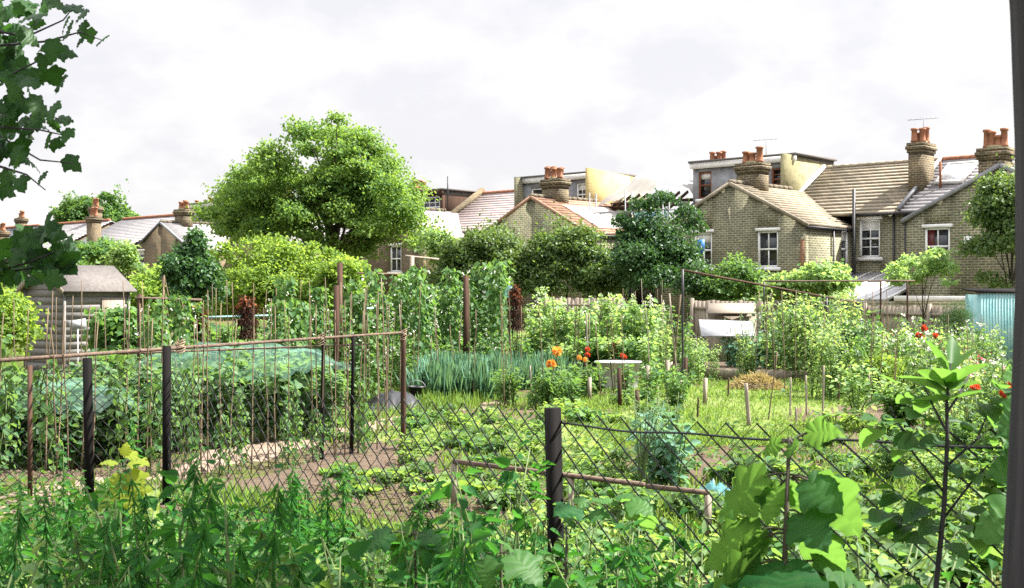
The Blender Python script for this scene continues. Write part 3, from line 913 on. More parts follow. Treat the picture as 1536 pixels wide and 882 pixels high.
def c_scaf(t, X, s):
    # the main roof is off: bare rafters, stepped side wall with a white sheet over the working space
    m = MB()
    for i in range(9):
        a = .3 + i * .5; m.bar((a, WD, ME), (a, 6.9, 6.75), .06, .14)
    m.bar((.1, 6, 6.25), (5.5, 6, 6.25), .08, .16); m.bar((.1, 5.2, 6.0), (5.5, 5.2, 6.0), .08, .16); m.build('rafter_frame', M['brownpost'], t)
    m = MB()
    wall(m, (0, 4.4), (0, 1), (-1, 0), [0, 3.4, 4.6], lambda q: 8.05 - .06 * q, th=.26, z0=5.2); m.build('party_wall', M['brick_yellow'], t)
    rng = np.random.default_rng(5); nx, ny = 22, 16; V = []; fl = []
    for i in range(nx):
        for j in range(ny):
            q_, r_ = i / (nx - 1), j / (ny - 1)
            x = .5 + 5.2 * q_; y = 5.3 + 3.0 * r_ - 1.0 * max(0, .25 - q_) * 4 * (1 - r_)
            z = 6.45 + 1.45 * (1 - abs(q_ - .5) * 1.9) + .35 * r_ + .10 * math.sin(q_ * 23 + r_ * 3) + rng.normal() * .05 - .5 * max(0, .2 - q_) * 5 * (1 - r_)
            V.append((x, y, z))
    for i in range(nx - 1):
        for j in range(ny - 1):
            q = i * ny + j; fl += [q, q + ny, q + ny + 1, q + 1]
    npmesh('plastic_sheet', V, fl, [4] * (len(fl) // 4), M['plastic'], t)
    V = []; fl = []
    for i in range(14):
        for j in range(10):
            q = i / 13; r = j / 9
            a = .9 + 2.3 * q; z = PZ - (PZ - EZ) / HWD * a + .1 + rng.random() * .05
            V.append((a, 1.2 + 3.6 * r, z))
    for i in range(13):
        for j in range(9):
            q = i * 10 + j; fl += [q, q + 10, q + 11, q + 1]
    npmesh('roof_sheet', V, fl, [4] * (len(fl) // 4), M['plastic'], t)
    m = MB(); m.box((3.2, 3.85, 4.6), (5.3, 3.9, 5.7)); m.build('turquoise_sheet', M['bluenet'], t)


house(-11.2, 1, 'brick house with its main roof off under white plastic sheeting', 'brick', None, 'roof_red', main=True, pots=5, custom=c_scaf, nst=13)


def c_dorm2(t, X, s):
    dormer(t, X, .3, 5.5, 5.3, 7.9, [(.7, 2.3, 6.1, 7.3, 2, 1), (3.9, 4.9, 6.2, 7.4, 3, 2)], cheek='lead', front='lead', fascia='white')
    m = MB(); m.box((X(5.6), 4.8, 5.5), (X(5.6) + .22, 6.5, 7.95)); m.build('parapet', M['brick'], t)


house(-11.2, -1, 'brick house with slate hung dormer and white fascia behind the gable peak', 'brick', 'roof_pink', 'roof_red', rpots=6, rch=8.2, custom=c_dorm2)


def c_party(t, X, s):
    m = MB(); m.bar((X(5.55), WD, ME + .2), (X(5.55), 8.1, MR_ + .25), .3, .3); m.build('party_upstand', M['brick_brown'], t)


house(-22.4, 1, 'brick house with plain pinkish slate roof and white painted wing roof', 'brick_brown', 'roof_pink', 'roof_pale', wins=[(.9, 1.8, 2.8, 4.2)])


def c_wdorm(t, X, s):
    dormer(t, X, .25, 5.45, 5.0, 7.6, [(.9, 2.4, 6.0, 7.2, 3, 2), (3.1, 5.0, 6.0, 7.25, 4, 2)], cheek='brownpost', front='brownpost', fascia='brownpost')
    m = MB(); m.tube([(X(-.2), 5, 6.5), (X(-.2), 5, 8.35)], .04, 8); m.build('vent_pipe', M['black'], t)
    c_party(t, lambda a: X(a - 5.55), s)


house(-22.4, -1, 'brick house with brown box dormer of two white many paned windows', 'brick_brown', 'roof_pink', 'roof_pale', rpots=6, rch=8.0, custom=c_wdorm)
house(-33.6, 1, 'brown brick house glimpsed between the big tree crown and far dormer', 'brick_brown', 'roof_pale', 'roof_pale', wins=[(.9, 1.8, 2.8, 4.2)], pots=4)
house(-33.6, -1, 'brown brick house wholly behind the broad crown of the big tree', 'brick_brown', 'roof_pink', 'roof_pale', rpots=4)


house(-44.8, 1, 'brown brick house with pale slate wing sloping towards the big tree', 'brick_brown', 'roof_dark', 'roof_pale', wins=[(2.2, 2.8, 2.8, 4.2)], rpots=4, pots=4)


def c_dark(t, X, s):
    dormer(t, X, -2.6, 5.2, 5.2, 8.0, [(1.0, 2.6, 6.6, 7.5, 2, 1), (4.4, 6.4, 6.6, 7.5, 3, 1)], cheek='roof_dark', front='roof_dark', fascia='dirtywhite')
    skylight(t, -5.0, -4.0, 5.2, 6.6)


house(-44.8, -1, 'brown brick house with dark slate dormer and small white window in its gable', 'brick_brown', 'roof_dark', 'roof_dark', wins=[local_win(200, 216, 377, 396, 0, -44.8, -1)], rpots=4, rch=7.5, custom=c_dark)


def longroof(uc, label, u0, u1, chim, pots, rm='roof_pale'):
    loc = (*(TO + TU * uc), 0)
    t = thing('brick_house', label, 'house', loc, R(YAW), 'brick houses at the far end of the row')
    m = MB(); wall(m, (u0, 1.5), (1, 0), (0, 1), [0, u1 - u0], lambda q: 5.0, [(2.0, 2.7, 2.6, 4.1)]); wall(m, (u1, 1.74), (0, 1), (-1, 0), [0, 4.26, 8.5], lambda q: 5.0 + min(q, 8.5 - q) * .52)
    wall(m, (u0, 1.74), (0, 1), (1, 0), [0, 4.26, 8.5], lambda q: 5.0 + min(q, 8.5 - q) * .52)
    m.build('wall', M['brick_brown'], t)
    m = MB(); n = np.array([0, -.52, 1]) / 1.127
    strips(m, lambda q: ((u0 - .15, 1.25 + 4.75 * q, 4.92 + 2.4 * q), (u1 + .15, 1.25 + 4.75 * q, 4.92 + 2.4 * q)), 18, n, .012)
    strips(m, lambda q: ((u1 + .15, 10.6 - 4.6 * q, 4.92 + 2.4 * q), (u0 - .15, 10.6 - 4.6 * q, 4.92 + 2.4 * q)), 8, np.array([0, .52, 1]) / 1.127, .012)
    rf = m.build('roof', M[rm], t)
    m = MB()
    k = int((u1 - u0) / .45)
    for i in range(k): m.tube([(u0 + i * .45, 6, 7.4), (u0 + i * .45 + .43, 6, 7.42)], .12, 7)
    m.build('ridge_tiles', M['terracotta'], rf)
    m = MB(); m.box((u0, 1.13, 4.75), (u1, 1.23, 4.87)); m.build('gutter', M['black'], t)
    sash(t, (u0 + 2.0, 1.5, 2.6), (1, 0), .7, 1.5, 2, 1, 1)
    for (x, y, z0, z1, p) in chim: chimney(t, x, y, z0, z1, .9, .7, p, int(uc * 3 + x * 5), 'brick_brown')
    return t


longroof(-56, 'brown brick house with long pale slate roof and tall stack at its eaves', -4.6, 4.6, [(.0, 1.1, 2.5, 7.2, 4), (2.4, 8.5, 5.5, 8.0, 3)], 4)
longroof(-68, 'brick house with broad chimney stack of four pots beyond the shed', -5.5, 5.5, [(2.6, 6.2, 6.5, 8.6, 4), (-3.6, 1.2, 2.5, 6.6, 3)], 4)
longroof(-82, 'dark roofed brick house at the end of the row behind sycamore leaves', -7, 7, [(3, 6.2, 6.5, 8.2, 3)], 3, 'roof_dark')

# ------------------------------------------------------------------ scaffold, conservatory, garden walls, sheds
sp0 = np.array([*(TO + TU * -6.4 + TV * 3.2), 0])
t = thing('scaffold', 'grey tube scaffold standing against the house under plastic sheeting', 'scaffold', sp0, R(YAW))
for a in (-3.4, -1.2, 1.0):
    for b in (0, .5):
        m = MB(); m.tube([(a, -b, 0), (a, -b, 6.6)], .035, 6); m.build('pole', M['lead'], t)
m = MB()
for z in (2.2, 4.3, 5.6):
    m.tube([(-3.6, -.04, z), (1.3, -.04, z)], .03, 6); m.tube([(-3.6, -.54, z), (1.3, -.54, z)], .03, 6)
m.build('ledger', M['lead'], t)
m = MB(); m.box((-3.5, -.5, 4.35), (1.2, -.05, 4.4)); m.build('walk_board', M['greywood'], t)

cv = np.array([*(TO + TU * 4.9 + TV * 0.4), 0])
t = thing('conservatory', 'white roofed lean-to between the two brick wings', 'conservatory', cv, R(YAW))
m = MB(); m.hexa([(-1.25, -1.2, 1.5), (2.5, -1.2, 1.5), (2.5, 3.5, 2.55), (-1.25, 3.5, 2.55), (-1.25, -1.2, 1.55), (2.5, -1.2, 1.55), (2.5, 3.5, 2.6), (-1.25, 3.5, 2.6)])
rf = m.build('roof', M['polycarb'], t)
m = MB()
for i in range(6): a = -1.25 + 3.75 * i / 5; m.bar((a, -1.25, 1.58), (a, 3.5, 2.63), .06, .06)
m.build('glazing_bar', M['white'], rf)
m = MB(); m.box((-1.2, -1.15, 0), (2.45, -1.08, .7)); m.box((-1.2, -1.15, 1.4), (2.45, -1.08, 1.49)); m.build('front_wall', M['white'], t)
m = MB(); m.box((-1.15, -1.12, .7), (2.4, -1.1, 1.4)); m.build('glass', M['glass'], t)


def board_fence(name, label, pa, Ya, pb, Yb, h, mat, cat='fence', post=2.4, z0=0):
    a = at(pa, 0, Ya); b = at(pb, 0, Yb); a[2] = b[2] = 0
    t = thing(name, label, cat, a)
    d = b - a; L = np.linalg.norm(d); d /= L; o = np.array([d[1], -d[0], 0])
    rng = random.Random(int(pa)); m = MB(); x = 0
    while x < L:
        wd = rng.uniform(.14, .17); hh = h + rng.uniform(-.03, .03)
        m.bar(d * (x + wd / 2) + [0, 0, 0], d * (x + wd / 2) + [0, 0, hh], wd - .008, .02, up=o); x += wd
    m.build('boards', M[mat], t)
    m = MB()
    for z in (.35, h - .25): m.bar(o * .03 + [0, 0, z], d * L + o * .03 + [0, 0, z], .05, .08)
    m.build('rails', M[mat], t)
    x = 0
    while x <= L + .01:
        m = MB(); m.bar(d * x + o * .09, d * x + o * .09 + [0, 0, h + .08], .1, .1, up=o); m.build('post', M[mat], t); x += post
    return t


board_fence('board_fence', 'weathered grey board fence below the bushy garden of the tan roofed house', 1040, 39, 1152, 37.5, 1.55, 'greywood')
board_fence('board_fence', 'low grey board fence half hidden beyond the raspberry canes', 820, 43, 935, 42, 1.6, 'greywood')
board_fence('board_fence', 'long grey board fence behind the sweet peas and the red flowers', 1300, 37.5, 1475, 34, 1.42, 'greywood')

p0 = gp(1300, 38.2)
t = thing('garden_wall', 'yellow stock brick garden wall with white coping below the pale roofed house', 'wall', p0, R(-38))
m = MB(); m.box((0, 0, -.1), (5.4, .22, 1.55)); m.build('brickwork', M['brick'], t)
m = MB(); m.box((.9, -.06, 1.553), (5.4, .28, 1.72)); m.build('coping', M['dirtywhite'], t)

# turquoise shed by the right-hand tree
p0 = gp(1471, 29.5)
t = thing('metal_shed', 'turquoise corrugated shed under the dark leaved tree', 'shed', p0, R(-6))
m = MB()
pts = []
for i in range(57): pts.append((i * .035, (-.022 if i % 2 else .0)))
for i in range(56):
    (x0, y0), (x1, y1) = pts[i], pts[i + 1]
    m.hexa([(x0, y0, 0), (x1, y1, 0), (x1, y1 + .02, 0), (x0, y0 + .02, 0), (x0, y0, 1.83), (x1, y1, 1.83), (x1, y1 + .02, 1.83), (x0, y0 + .02, 1.83)])
m.build('wall', M['turq'], t)
m = MB(); m.box((0, .03, 0), (.03, 1.4, 1.8)); m.box((1.93, .03, 0), (1.96, 1.4, 1.8)); m.box((.03, 1.37, 0), (1.93, 1.4, 1.8)); m.build('side_wall', M['turq'], t)
m = MB(); m.hexa([(-.05, -.05, 1.84), (2.0, -.05, 1.84), (2.0, 1.5, 1.92), (-.05, 1.5, 1.92), (-.05, -.05, 1.87), (2.0, -.05, 1.87), (2.0, 1.5, 1.95), (-.05, 1.5, 1.95)]); m.build('roof', M['postwood'], t)

# clapboard shed, corner nearest the camera at px 97
b = R(55)
p0 = gp(97, 24)
t = thing('garden_shed', 'weathered grey clapboard shed with felted gable roof', 'shed', p0, b)
Ls, Ws, Eh, Rh = 1.5, 1.3, 1.93, 2.36


def claps(m, p, d, o, L, z0, zt, top=None):
    n = 13; hh = (zt - z0) / n; p = np.array(p, float); d = np.array(d, float); o = np.array(o, float)
    for i in range(n + (4 if top else 0)):
        za = z0 + i * hh; zb = za + hh + .01; a0, a1 = 0.0, L
        if top:
            if za >= zt:
                f = (za - zt) / (top - zt); f2 = (min(zb, top) - zt) / (top - zt)
                if f >= .97: break
                a0, a1 = L / 2 * f, L - L / 2 * f
                b0, b1 = L / 2 * f2, L - L / 2 * f2; zb = min(zb, top)
            else: b0, b1 = 0., L
        else: b0, b1 = a0, a1
        q = lambda a, z, w: tuple(p + d * a + o * w + np.array([0, 0, z]))
        m.hexa([q(a0, za, .02), q(a1, za, .02), q(a1, za, 0), q(a0, za, 0), q(b0, zb, .006), q(b1, zb, .006), q(b1, zb, 0), q(b0, zb, 0)])


m = MB(); claps(m, (0, 0, 0), (1, 0, 0), (0, -1, 0), Ls, 0, Eh); claps(m, (0, Ws, 0), (1, 0, 0), (0, 1, 0), Ls, 0, Eh)
claps(m, (0, 0, 0), (0, 1, 0), (-1, 0, 0), Ws, 0, Eh, Rh); claps(m, (Ls, 0, 0), (0, 1, 0), (1, 0, 0), Ws, 0, Eh, Rh); m.build('wall', M['clap'], t)
for (x, y) in ((-.02, -.02), (Ls + .02, -.02), (-.02, Ws + .02)):
    m = MB(); m.box((x - .02, y - .02, 0), (x + .02, y + .02, Eh)); m.build('corner_post', M['clap'], t)
m = MB(); ov = .14; g = (Rh - Eh) / (Ws / 2)
for sgn in (0, 1):
    y0 = -ov if sgn == 0 else Ws + ov
    z0 = Eh - g * ov + .03
    pr = [(-ov, y0, z0), (Ls + ov, y0, z0), (Ls + ov, Ws / 2, Rh + .04), (-ov, Ws / 2, Rh + .04)]
    m.hexa(pr + [(x, y, z + .035) for x, y, z in pr])
rf = m.build('roof', M['felt'], t)
m = MB()
m.bar((-ov - .01, -ov, Eh - g * ov + .03), (-ov - .01, Ws / 2, Rh + .04), .025, .11); m.bar((-ov - .01, Ws + ov, Eh - g * ov + .03), (-ov - .01, Ws / 2, Rh + .04), .025, .11); m.build('bargeboard', M['greywood'], rf)
m = MB(); m.box((.85, -.045, .1), (1.4, -.03, 1.75)); m.build('door', M['greywood'], t)

# ------------------------------------------------------------------ chain link fence
rng = np.random.default_rng(11)
px_top = [-60, 45, 130, 250, 300, 460, 600, 700, 830, 960, 1100, 1300, 1530, 1640]
py_top = [556, 549, 545, 555, 566, 588, 597, 606, 618, 628, 634, 640, 645, 648]
tops = []
for px_, py_ in zip(px_top, py_top):
    Y = 4.0
    for _ in range(60): Y = .5 * Y + .5 * float(fence_y((px_ - CX) / F * Y))
    p = at(px_, py_, Y); tops.append(p)
tops = np.array(tops)
seg = np.linalg.norm(np.diff(tops[:, :2], axis=0), axis=1); S = np.concatenate([[0], np.cumsum(seg)])


def fpt(s, q, h=1.16):          # s along the fence, q metres below its top
    x = np.interp(s, S, tops[:, 0]); y = np.interp(s, S, tops[:, 1]); z = np.interp(s, S, tops[:, 2])
    return np.array([x, y, z - q])


fence = thing('chain_link_fence', 'dark chain link fence with zigzag top before the allotment', 'fence', fpt(S[8], 1.2))
fl = np.array(fence.location)
hp = .068; vp = .05; n_w = int(S[-1] / hp); rows = int(1.2 / vp)
V = []; Fc = []; nb = 0
rw = .0043
offs = np.array([(math.cos(a), math.sin(a)) for a in (0.5, 2.6, 4.7)]) * rw
bul = lambda s, q: np.array([.02 * math.sin(s * 1.9) * math.sin(q * 2.6), .03 * math.sin(s * 1.3 + q * 2) * (q > .03), .008 * math.sin(s * 3.3)]) * min(1, q / .5 + .1)
for i in range(n_w):
    pts = []
    for k in range(rows + 1):
        s = (i + (k + i) % 2) * hp; q = k * vp
        p = fpt(s, q) + bul(s, q) + rng.normal(size=3) * .0018
        pts.append(p)
    pts = np.array(pts)
    ring = np.zeros((len(pts), 3, 3)); ring[:] = pts[:, None, :]
    ring[:, :, 0] += offs[None, :, 0] * .8; ring[:, :, 1] += offs[None, :, 1]; ring[:, :, 2] += offs[None, ::-1, 0] * .6
    V.append(ring.reshape(-1, 3))
    for k in range(len(pts) - 1):
        for j in range(3):
            a = nb + k * 3 + j; b = nb + k * 3 + (j + 1) % 3
            Fc += [a, b, b + 3, a + 3]
    nb += len(pts) * 3
npmesh('wire_mesh', np.concatenate(V) - fl, Fc, [4] * (len(Fc) // 4), M['wire'], fence)
m = MB()
m.tube([fpt(s, .045) + bul(s, .045) + [0, -.004, .004 * math.sin(s * 9)] for s in np.linspace(S[8], S[-1], 70)], .0042, 5); m.build('line_wire', M['wire'], fence, local=fl)


def fpost(px, ytop, wid, lean=0.0, mat='postwood', extra=0):
    Y = 4.0
    for _ in range(60): Y = .5 * Y + .5 * float(fence_y((px - CX) / F * Y))
    Y -= .04
    a = at(px, ytop, Y); b = a.copy(); b[2] = float(ground(a[0], a[1])) - .2; b[0] += lean
    m = MB(); m.bar(b, a, wid, wid * .85, up=(.4, -1, 0)); m.build('post', M[mat], fence, local=fl)


fpost(829, 612, .052, .03); fpost(250, 519, .056); fpost(131, 537, .064, .02); fpost(45, 548, .035, 0, 'brownpost'); fpost(1545, 560, .06)


# ------------------------------------------------------------------ sticks: canes, rails, posts, stakes
def pole(name, label, cat, a, b, r0, r1, mat, group=None, n=6, wob=.0, square=False):
    a = np.asarray(a, float); b = np.asarray(b, float)
    m = MB(); rr = random.Random(int(abs(a[0] * 1000 + a[1] * 313 + b[2] * 77)))
    if square: m.bar(a * 0, b - a, r0 * 2, r1 * 2, up=(.3, -1, 0))
    else:
        k = 6; pts = []; rd = []
        for i in range(k):
            t = i / (k - 1); pts.append((b - a) * t + np.array([rr.gauss(0, wob), rr.gauss(0, wob), 0]) * (0 < i < k - 1)); rd.append((r0 + (r1 - r0) * t) * rr.uniform(.9, 1.1))
        m.tube(pts, rd, n)
    o = m.build(name, M[mat], None, smooth=not square); o.location = [float(c) for c in a]
    return tag(o, label, cat, group)


rr = random.Random(4)
RA = at(605, 670, 15.0); RB = at(-30, 783, 10.2); RA[2] = RB[2] = 0


def row(t): return RA + (RB - RA) * t


for i in range(34):
    t = .03 + .97 * (i / 33) + rr.uniform(-.008, .008); off = rr.choice((-.22, .22)); p = row(t) + np.array([off * .5, off, 0]); p[2] = float(ground(p[0], p[1]))
    q = p + np.array([rr.uniform(-.05, .07), -off * .7, rr.uniform(1.62, 1.98) - p[2]])
    pole('bamboo_cane', 'bamboo cane tied upright to the long rail of the bean row by the path', 'cane', p, q, .0075, .005, 'cane', 'canes of the bean row beside the path', 5, .006)
PA = row(0); pole('row_post', 'thin brown post holding the far end of the long bean rail', 'post', PA, PA + [0, 0, 1.45], .036, .034, 'brownpost', n=8)
pole('row_rail', 'long pole rail tied along the tops of the bean row posts', 'rail', row(-.005) + [0, -.03, 1.43], row(1.02) + [0, -.03, 1.36], .015, .018, 'rail', n=7, wob=.012)
pole('row_rail', 'second thinner rail lashed just under the long bean rail', 'rail', row(.12) + [0, .12, 1.3], row(.76) + [0, .1, 1.36], .010, .012, 'rail', n=6, wob=.012)
for t, lab in ((.26, 'dark row post under the lashing knot in the bean rail'), (.17, 'slim row post nearest the thin brown end post')):
    p = row(t); pole('row_post', lab, 'post', p, p + [0.02, 0, 1.42], .024, .022, 'postwood', n=7)

# further cane rows
for i in range(22):
    px_ = 300 + i * 13.5 + rr.uniform(-4, 4); Y = 17.5 + 2.2 * (i % 2) + rr.uniform(-.4, .4); p = gp(px_, Y); q = p + [rr.uniform(-.1, .1), rr.uniform(-.1, .1), rr.uniform(1.75, 2.15)]
    pole('bamboo_cane', 'thin bamboo cane standing among the plants behind the path', 'cane', p, q, .009, .006, 'cane', 'canes behind the path', 5, .008)
for i in range(12):
    px_ = 20 + i * 20 + rr.uniform(-6, 6); Y = 15 + rr.uniform(-.6, .6); p = gp(px_, Y); q = p + [rr.uniform(-.12, .12), rr.uniform(-.1, .1), rr.uniform(1.7, 2.1)]
    pole('bamboo_cane', 'thin bamboo cane standing in the leafy bed before the clapboard shed', 'cane', p, q, .009, .006, 'cane', 'canes before the shed', 5, .008)
# wigwam of pale canes
wt = at(245, 417, 19); wt2 = at(272, 449, 19)
for i in range(7):
    p = gp(238 + i * 13, 18.6 + .3 * (i % 3)); pole('bamboo_cane', 'pale cane leaning into the pointed wigwam beside the shed', 'cane', p, (wt if i < 5 else wt2) + [rr.uniform(-.04, .04), 0, rr.uniform(-.03, .06)], .010, .008, 'cane', 'canes of the wigwam', 5)
p = gp(209, 18.2); pole('frame_post', 'brown post at the end of the short crosspiece beside the shed', 'post', p, at(209, 441, 18.2), .035, .032, 'brownpost', n=8)
pole('frame_rail', 'short brown crosspiece lashed between post and wigwam', 'rail', at(203, 447, 18.15), at(303, 450, 18.6), .022, .02, 'rail', n=7, wob=.01)
p = gp(504, 19.6); pole('frame_post', 'tall dark post, front one of the close pair behind the path', 'post', p, at(505, 428, 19.6), .042, .04, 'brownpost', square=True)
p = gp(510, 20.2); pole('frame_post', 'tallest grey brown post, rear one of the close pair behind the path', 'post', p, at(510, 394, 20.2), .042, .042, 'brownpost', square=True)
p = gp(699, 25); pole('frame_post', 'brown post rising through the runner bean wall', 'post', p, at(699, 413, 25), .05, .048, 'brownpost', square=True)
p = gp(618, 31); pole('frame_post', 'T-shaped grey post standing before the big tree', 'post', p, at(618, 384, 31), .05, .05, 'greywood', square=True)
pole('frame_rail', 'short grey crossbar on top of the T-shaped post', 'rail', at(608, 384, 30.9), at(658, 389, 31.4), .03, .03, 'greywood')
pole('frame_rail', 'thin cane crossbar over the bean plants behind the tall post pair', 'rail', at(537, 410, 26), at(600, 411, 27), .02, .02, 'cane')
pole('hose_rail', 'turquoise hose strung between canes behind the dried bundles', 'hose', at(303, 476, 21), at(420, 473, 21.5), .018, .018, 'turq')
pole('hose_rail', 'turquoise hose strung behind the tall pair of posts', 'hose', at(505, 467, 22), at(560, 462, 22.5), .018, .018, 'turq')

# iron frame over the peas
p = gp(1024, 22.5); pole('frame_pole', 'thin black iron upright under the sloping rail', 'pole', p, at(1024, 404, 22.5), .022, .022, 'black')
pole('frame_rail', 'long thin dark rail sloping away over the peas', 'rail', at(1022, 405, 22.5), at(1290, 455, 27), .022, .022, 'brownpost', n=7)
p = gp(1240, 26); pole('frame_pole', 'dark upright beneath the middle of the sloping rail', 'pole', p, at(1240, 447, 26), .026, .026, 'black')
p = gp(1209, 25); pole('frame_pole', 'dark stake leaning against the middle of the sloping rail', 'pole', p, at(1236, 452, 25.9), .022, .02, 'brownpost')
pole('frame_rail', 'straight thin rail before the white conservatory roof', 'rail', at(1146, 422, 31), at(1372, 421, 31.5), .022, .022, 'rail')
for q, lab in ((1321, 'rust brown upright before the conservatory'), (1361, 'rust brown upright at the end of the thin straight rail')):
    p = gp(q, 31.3); pole('frame_pole', lab, 'pole', p, at(q, 421, 31.3), .026, .024, 'brownpost')
pole('frame_pole', 'black upright at the near end of the thin straight rail', 'pole', gp(1146, 31), at(1146, 422, 31), .02, .02, 'black')

stk = [(820, 581, 610, .03), (853, 573, 600, .02), (884, 566, 604, .035), (930, 552, 614, .035), (956, 585, 620, .035), (971, 548, 603, .035), (987, 580, 611, .02), (1001, 540, 597, .03), (1021, 570, 611, .03),
       (1027, 536, 587, .035), (1046, 596, 632, .02), (1057, 567, 611, .035), (1185, 566, 630, .018), (1210, 563, 630, .02), (1234, 548, 632, .02), (1195, 610, 638, .02), (797, 548, 604, .02), (762, 568, 610, .03),
       (838, 556, 600, .02), (878, 530, 590, .03), (1092, 566, 600, .02), (1258, 560, 612, .02), (1276, 548, 606, .02), (1305, 560, 618, .018)]
for q, a, b_, r_ in stk:
    p = G(q, b_); pole('garden_stake', 'short grey wooden stake in the flower and vegetable bed', 'stake', p, at(q + rr.uniform(-2, 2), a, p[1]), r_ * .8, r_ * .7, rr.choice(('greywood', 'greywood', 'brownpost')), 'stakes of the flower bed', square=r_ > .025)
p = G(1124, 642); pole('garden_stake', 'thick pale grey stake standing by the grass path', 'stake', p, at(1119, 575, p[1]), .034, .03, 'greywood', n=7)
p = G(1152, 634); pole('garden_stake', 'long thin cane leaning beside the straw heap', 'stake', p, at(1166, 528, p[1]), .012, .01, 'cane')
for (q, a, b_, l) in ((975, 440, 540, 0), (995, 450, 540, 0), (1007, 442, 560, -14), (1016, 440, 560, 12), (940, 470, 540, 5), (880, 470, 560, 0)):
    p = G(q, b_ + 14); pole('garden_stake', 'tall slim stake among the raspberry canes', 'stake', p, at(q - l, a, p[1]), .02, .016, rr.choice(('greywood', 'cane')), 'tall stakes among the raspberries')
for i in range(14):
    px_ = 1130 + i * 16 + rr.uniform(-5, 5); Y = rr.uniform(22, 27); p = gp(px_, Y)
    pole('bamboo_cane', 'thin cane standing among the tall pale peas', 'cane', p, p + [rr.uniform(-.1, .1), 0, rr.uniform(1.4, 2.0)], .01, .007, 'cane', 'canes among the peas', 5, .008)

# low frame
pA = G(681, 762); pB = G(862, 775); zt = .62
t = thing('low_frame', 'low brown timber frame with two legs standing among the lettuces', 'frame', pA)
a = at(681, 692, pA[1]); b = at(966, 727, pA[1] - 1.1); c = at(1062, 739, pA[1] - 1.4)
m = MB(); m.bar(a, b, .05, .035); m.build('rail', M['rail'], t, local=pA)
m = MB(); m.bar(b + [.02, 0, -.012], c, .045, .035); m.build('rail', M['rail'], t, local=pA)
m = MB(); m.bar([a[0], a[1], pA[2]], a - [0, 0, .02], .055, .055); m.build('leg', M['greywood'], t, local=pA)
e = a + (b - a) * .64; m = MB(); m.bar([e[0], e[1], 0], e - [0, 0, .02], .05, .05); m.build('leg', M['greywood'], t, local=pA)
e = c; m = MB(); m.bar([e[0], e[1], 0], e - [0, 0, .02], .05, .05); m.build('leg', M['greywood'], t, local=pA)

# raised bed
pA = G(1000, 566); pB = G(1212, 573)
t = thing('raised_bed', 'raised bed edged with a long pale board below the pea plants', 'raised bed', pA)
zt = .22; d = pB - pA; m = MB(); m.bar([0, 0, .11], d + [0, 0, .11], .05, .22); m.build('edge_board', M['greywood'], t)
m = MB(); m.bar([0, .03, .11], [.6, 3.0, .11], .05, .22); m.bar(d + [0, .03, .11], d + [.6, 3.0, .11], .05, .22); m.build('side_board', M['greywood'], t)
m = MB(); m.hexa([(0.02, .03, -.1), (d[0], d[1] + .03, -.1), (d[0] + .6, d[1] + 3, -.1), (.6, 3, -.1), (.02, .03, .18), (d[0], d[1] + .03, .18), (d[0] + .6, d[1] + 3, .18), (.6, 3, .18)]); m.build('soil', M['soil'], t)

# galvanised tub and chimney pot
p = gp(927, 23.2)
t = thing('water_tub', 'pale galvanised oval tub standing behind the dahlias', 'tub', p)
m = MB(); m.lathe((0, 0, 0), [(.36, 0), (.38, .04), (.43, .52), (.46, .52), (.46, .55), (.41, .55), (.40, .40), (.01, .40)], 22)
for i, v in enumerate(m.v): m.v[i] = (v[0], v[1] * .7, v[2])
m.build('tub', M['galv'], t, smooth=False)
for sgn in (-1, 1):
    m = MB(); m.tube([(sgn * .43, -.08, .4), (sgn * .5, -.06, .44), (sgn * .5, .06, .44), (sgn * .43, .08, .4)], .012, 5); m.build('handle', M['galv'], t)
p = gp(921, 25.0)
m = MB(); m.lathe((0, 0, 0), [(.13, 0), (.13, .08), (.105, .12), (.09, .78), (.12, .8), (.12, .86), (.08, .86), (.07, .5)], 14)
o = m.build('chimney_pot', M['terracotta'], None); o.location = p; tag(o, 'old terracotta chimney pot standing behind the pale tub', 'pot')

# black bucket and dark sheet
p = G(625, 606)
t = thing('bucket', 'black plastic bucket by the far end of the dirt path', 'bucket', p)
m = MB(); m.lathe((0, 0, 0), [(.11, 0), (.15, .28), (.165, .28), (.165, .3), (.14, .3), (.11, .05), (.01, .05)], 16); m.build('body', M['black_plastic'], t)
m = MB(); m.tube([(.15 * math.cos(a), -.02, .28 + .12 * math.sin(a)) for a in np.linspace(0, 3.14, 9)], .006, 5); m.build('handle', M['lead'], t)
rg = np.random.default_rng(8)


def drape(name, label, cat, c, sx, sy, hfun, mat, nx=26, ny=16, rot=0, jit=.02, seed=1):
    rg = np.random.default_rng(seed); V = []; fl_ = []
    for i in range(nx):
        for j in range(ny):
            u, v = i / (nx - 1) * 2 - 1, j / (ny - 1) * 2 - 1
            x, y = u * sx, v * sy; V.append((x * math.cos(rot) - y * math.sin(rot), x * math.sin(rot) + y * math.cos(rot), hfun(u, v) + rg.normal() * jit))
    for i in range(nx - 1):
        for j in range(ny - 1):
            q = i * ny + j; fl_ += [q, q + ny, q + ny + 1, q + 1]
    o = npmesh(name, V, fl_, [4] * (len(fl_) // 4), M[mat], None, smooth=True); o.location = [float(a) for a in c]
    return tag(o, label, cat)


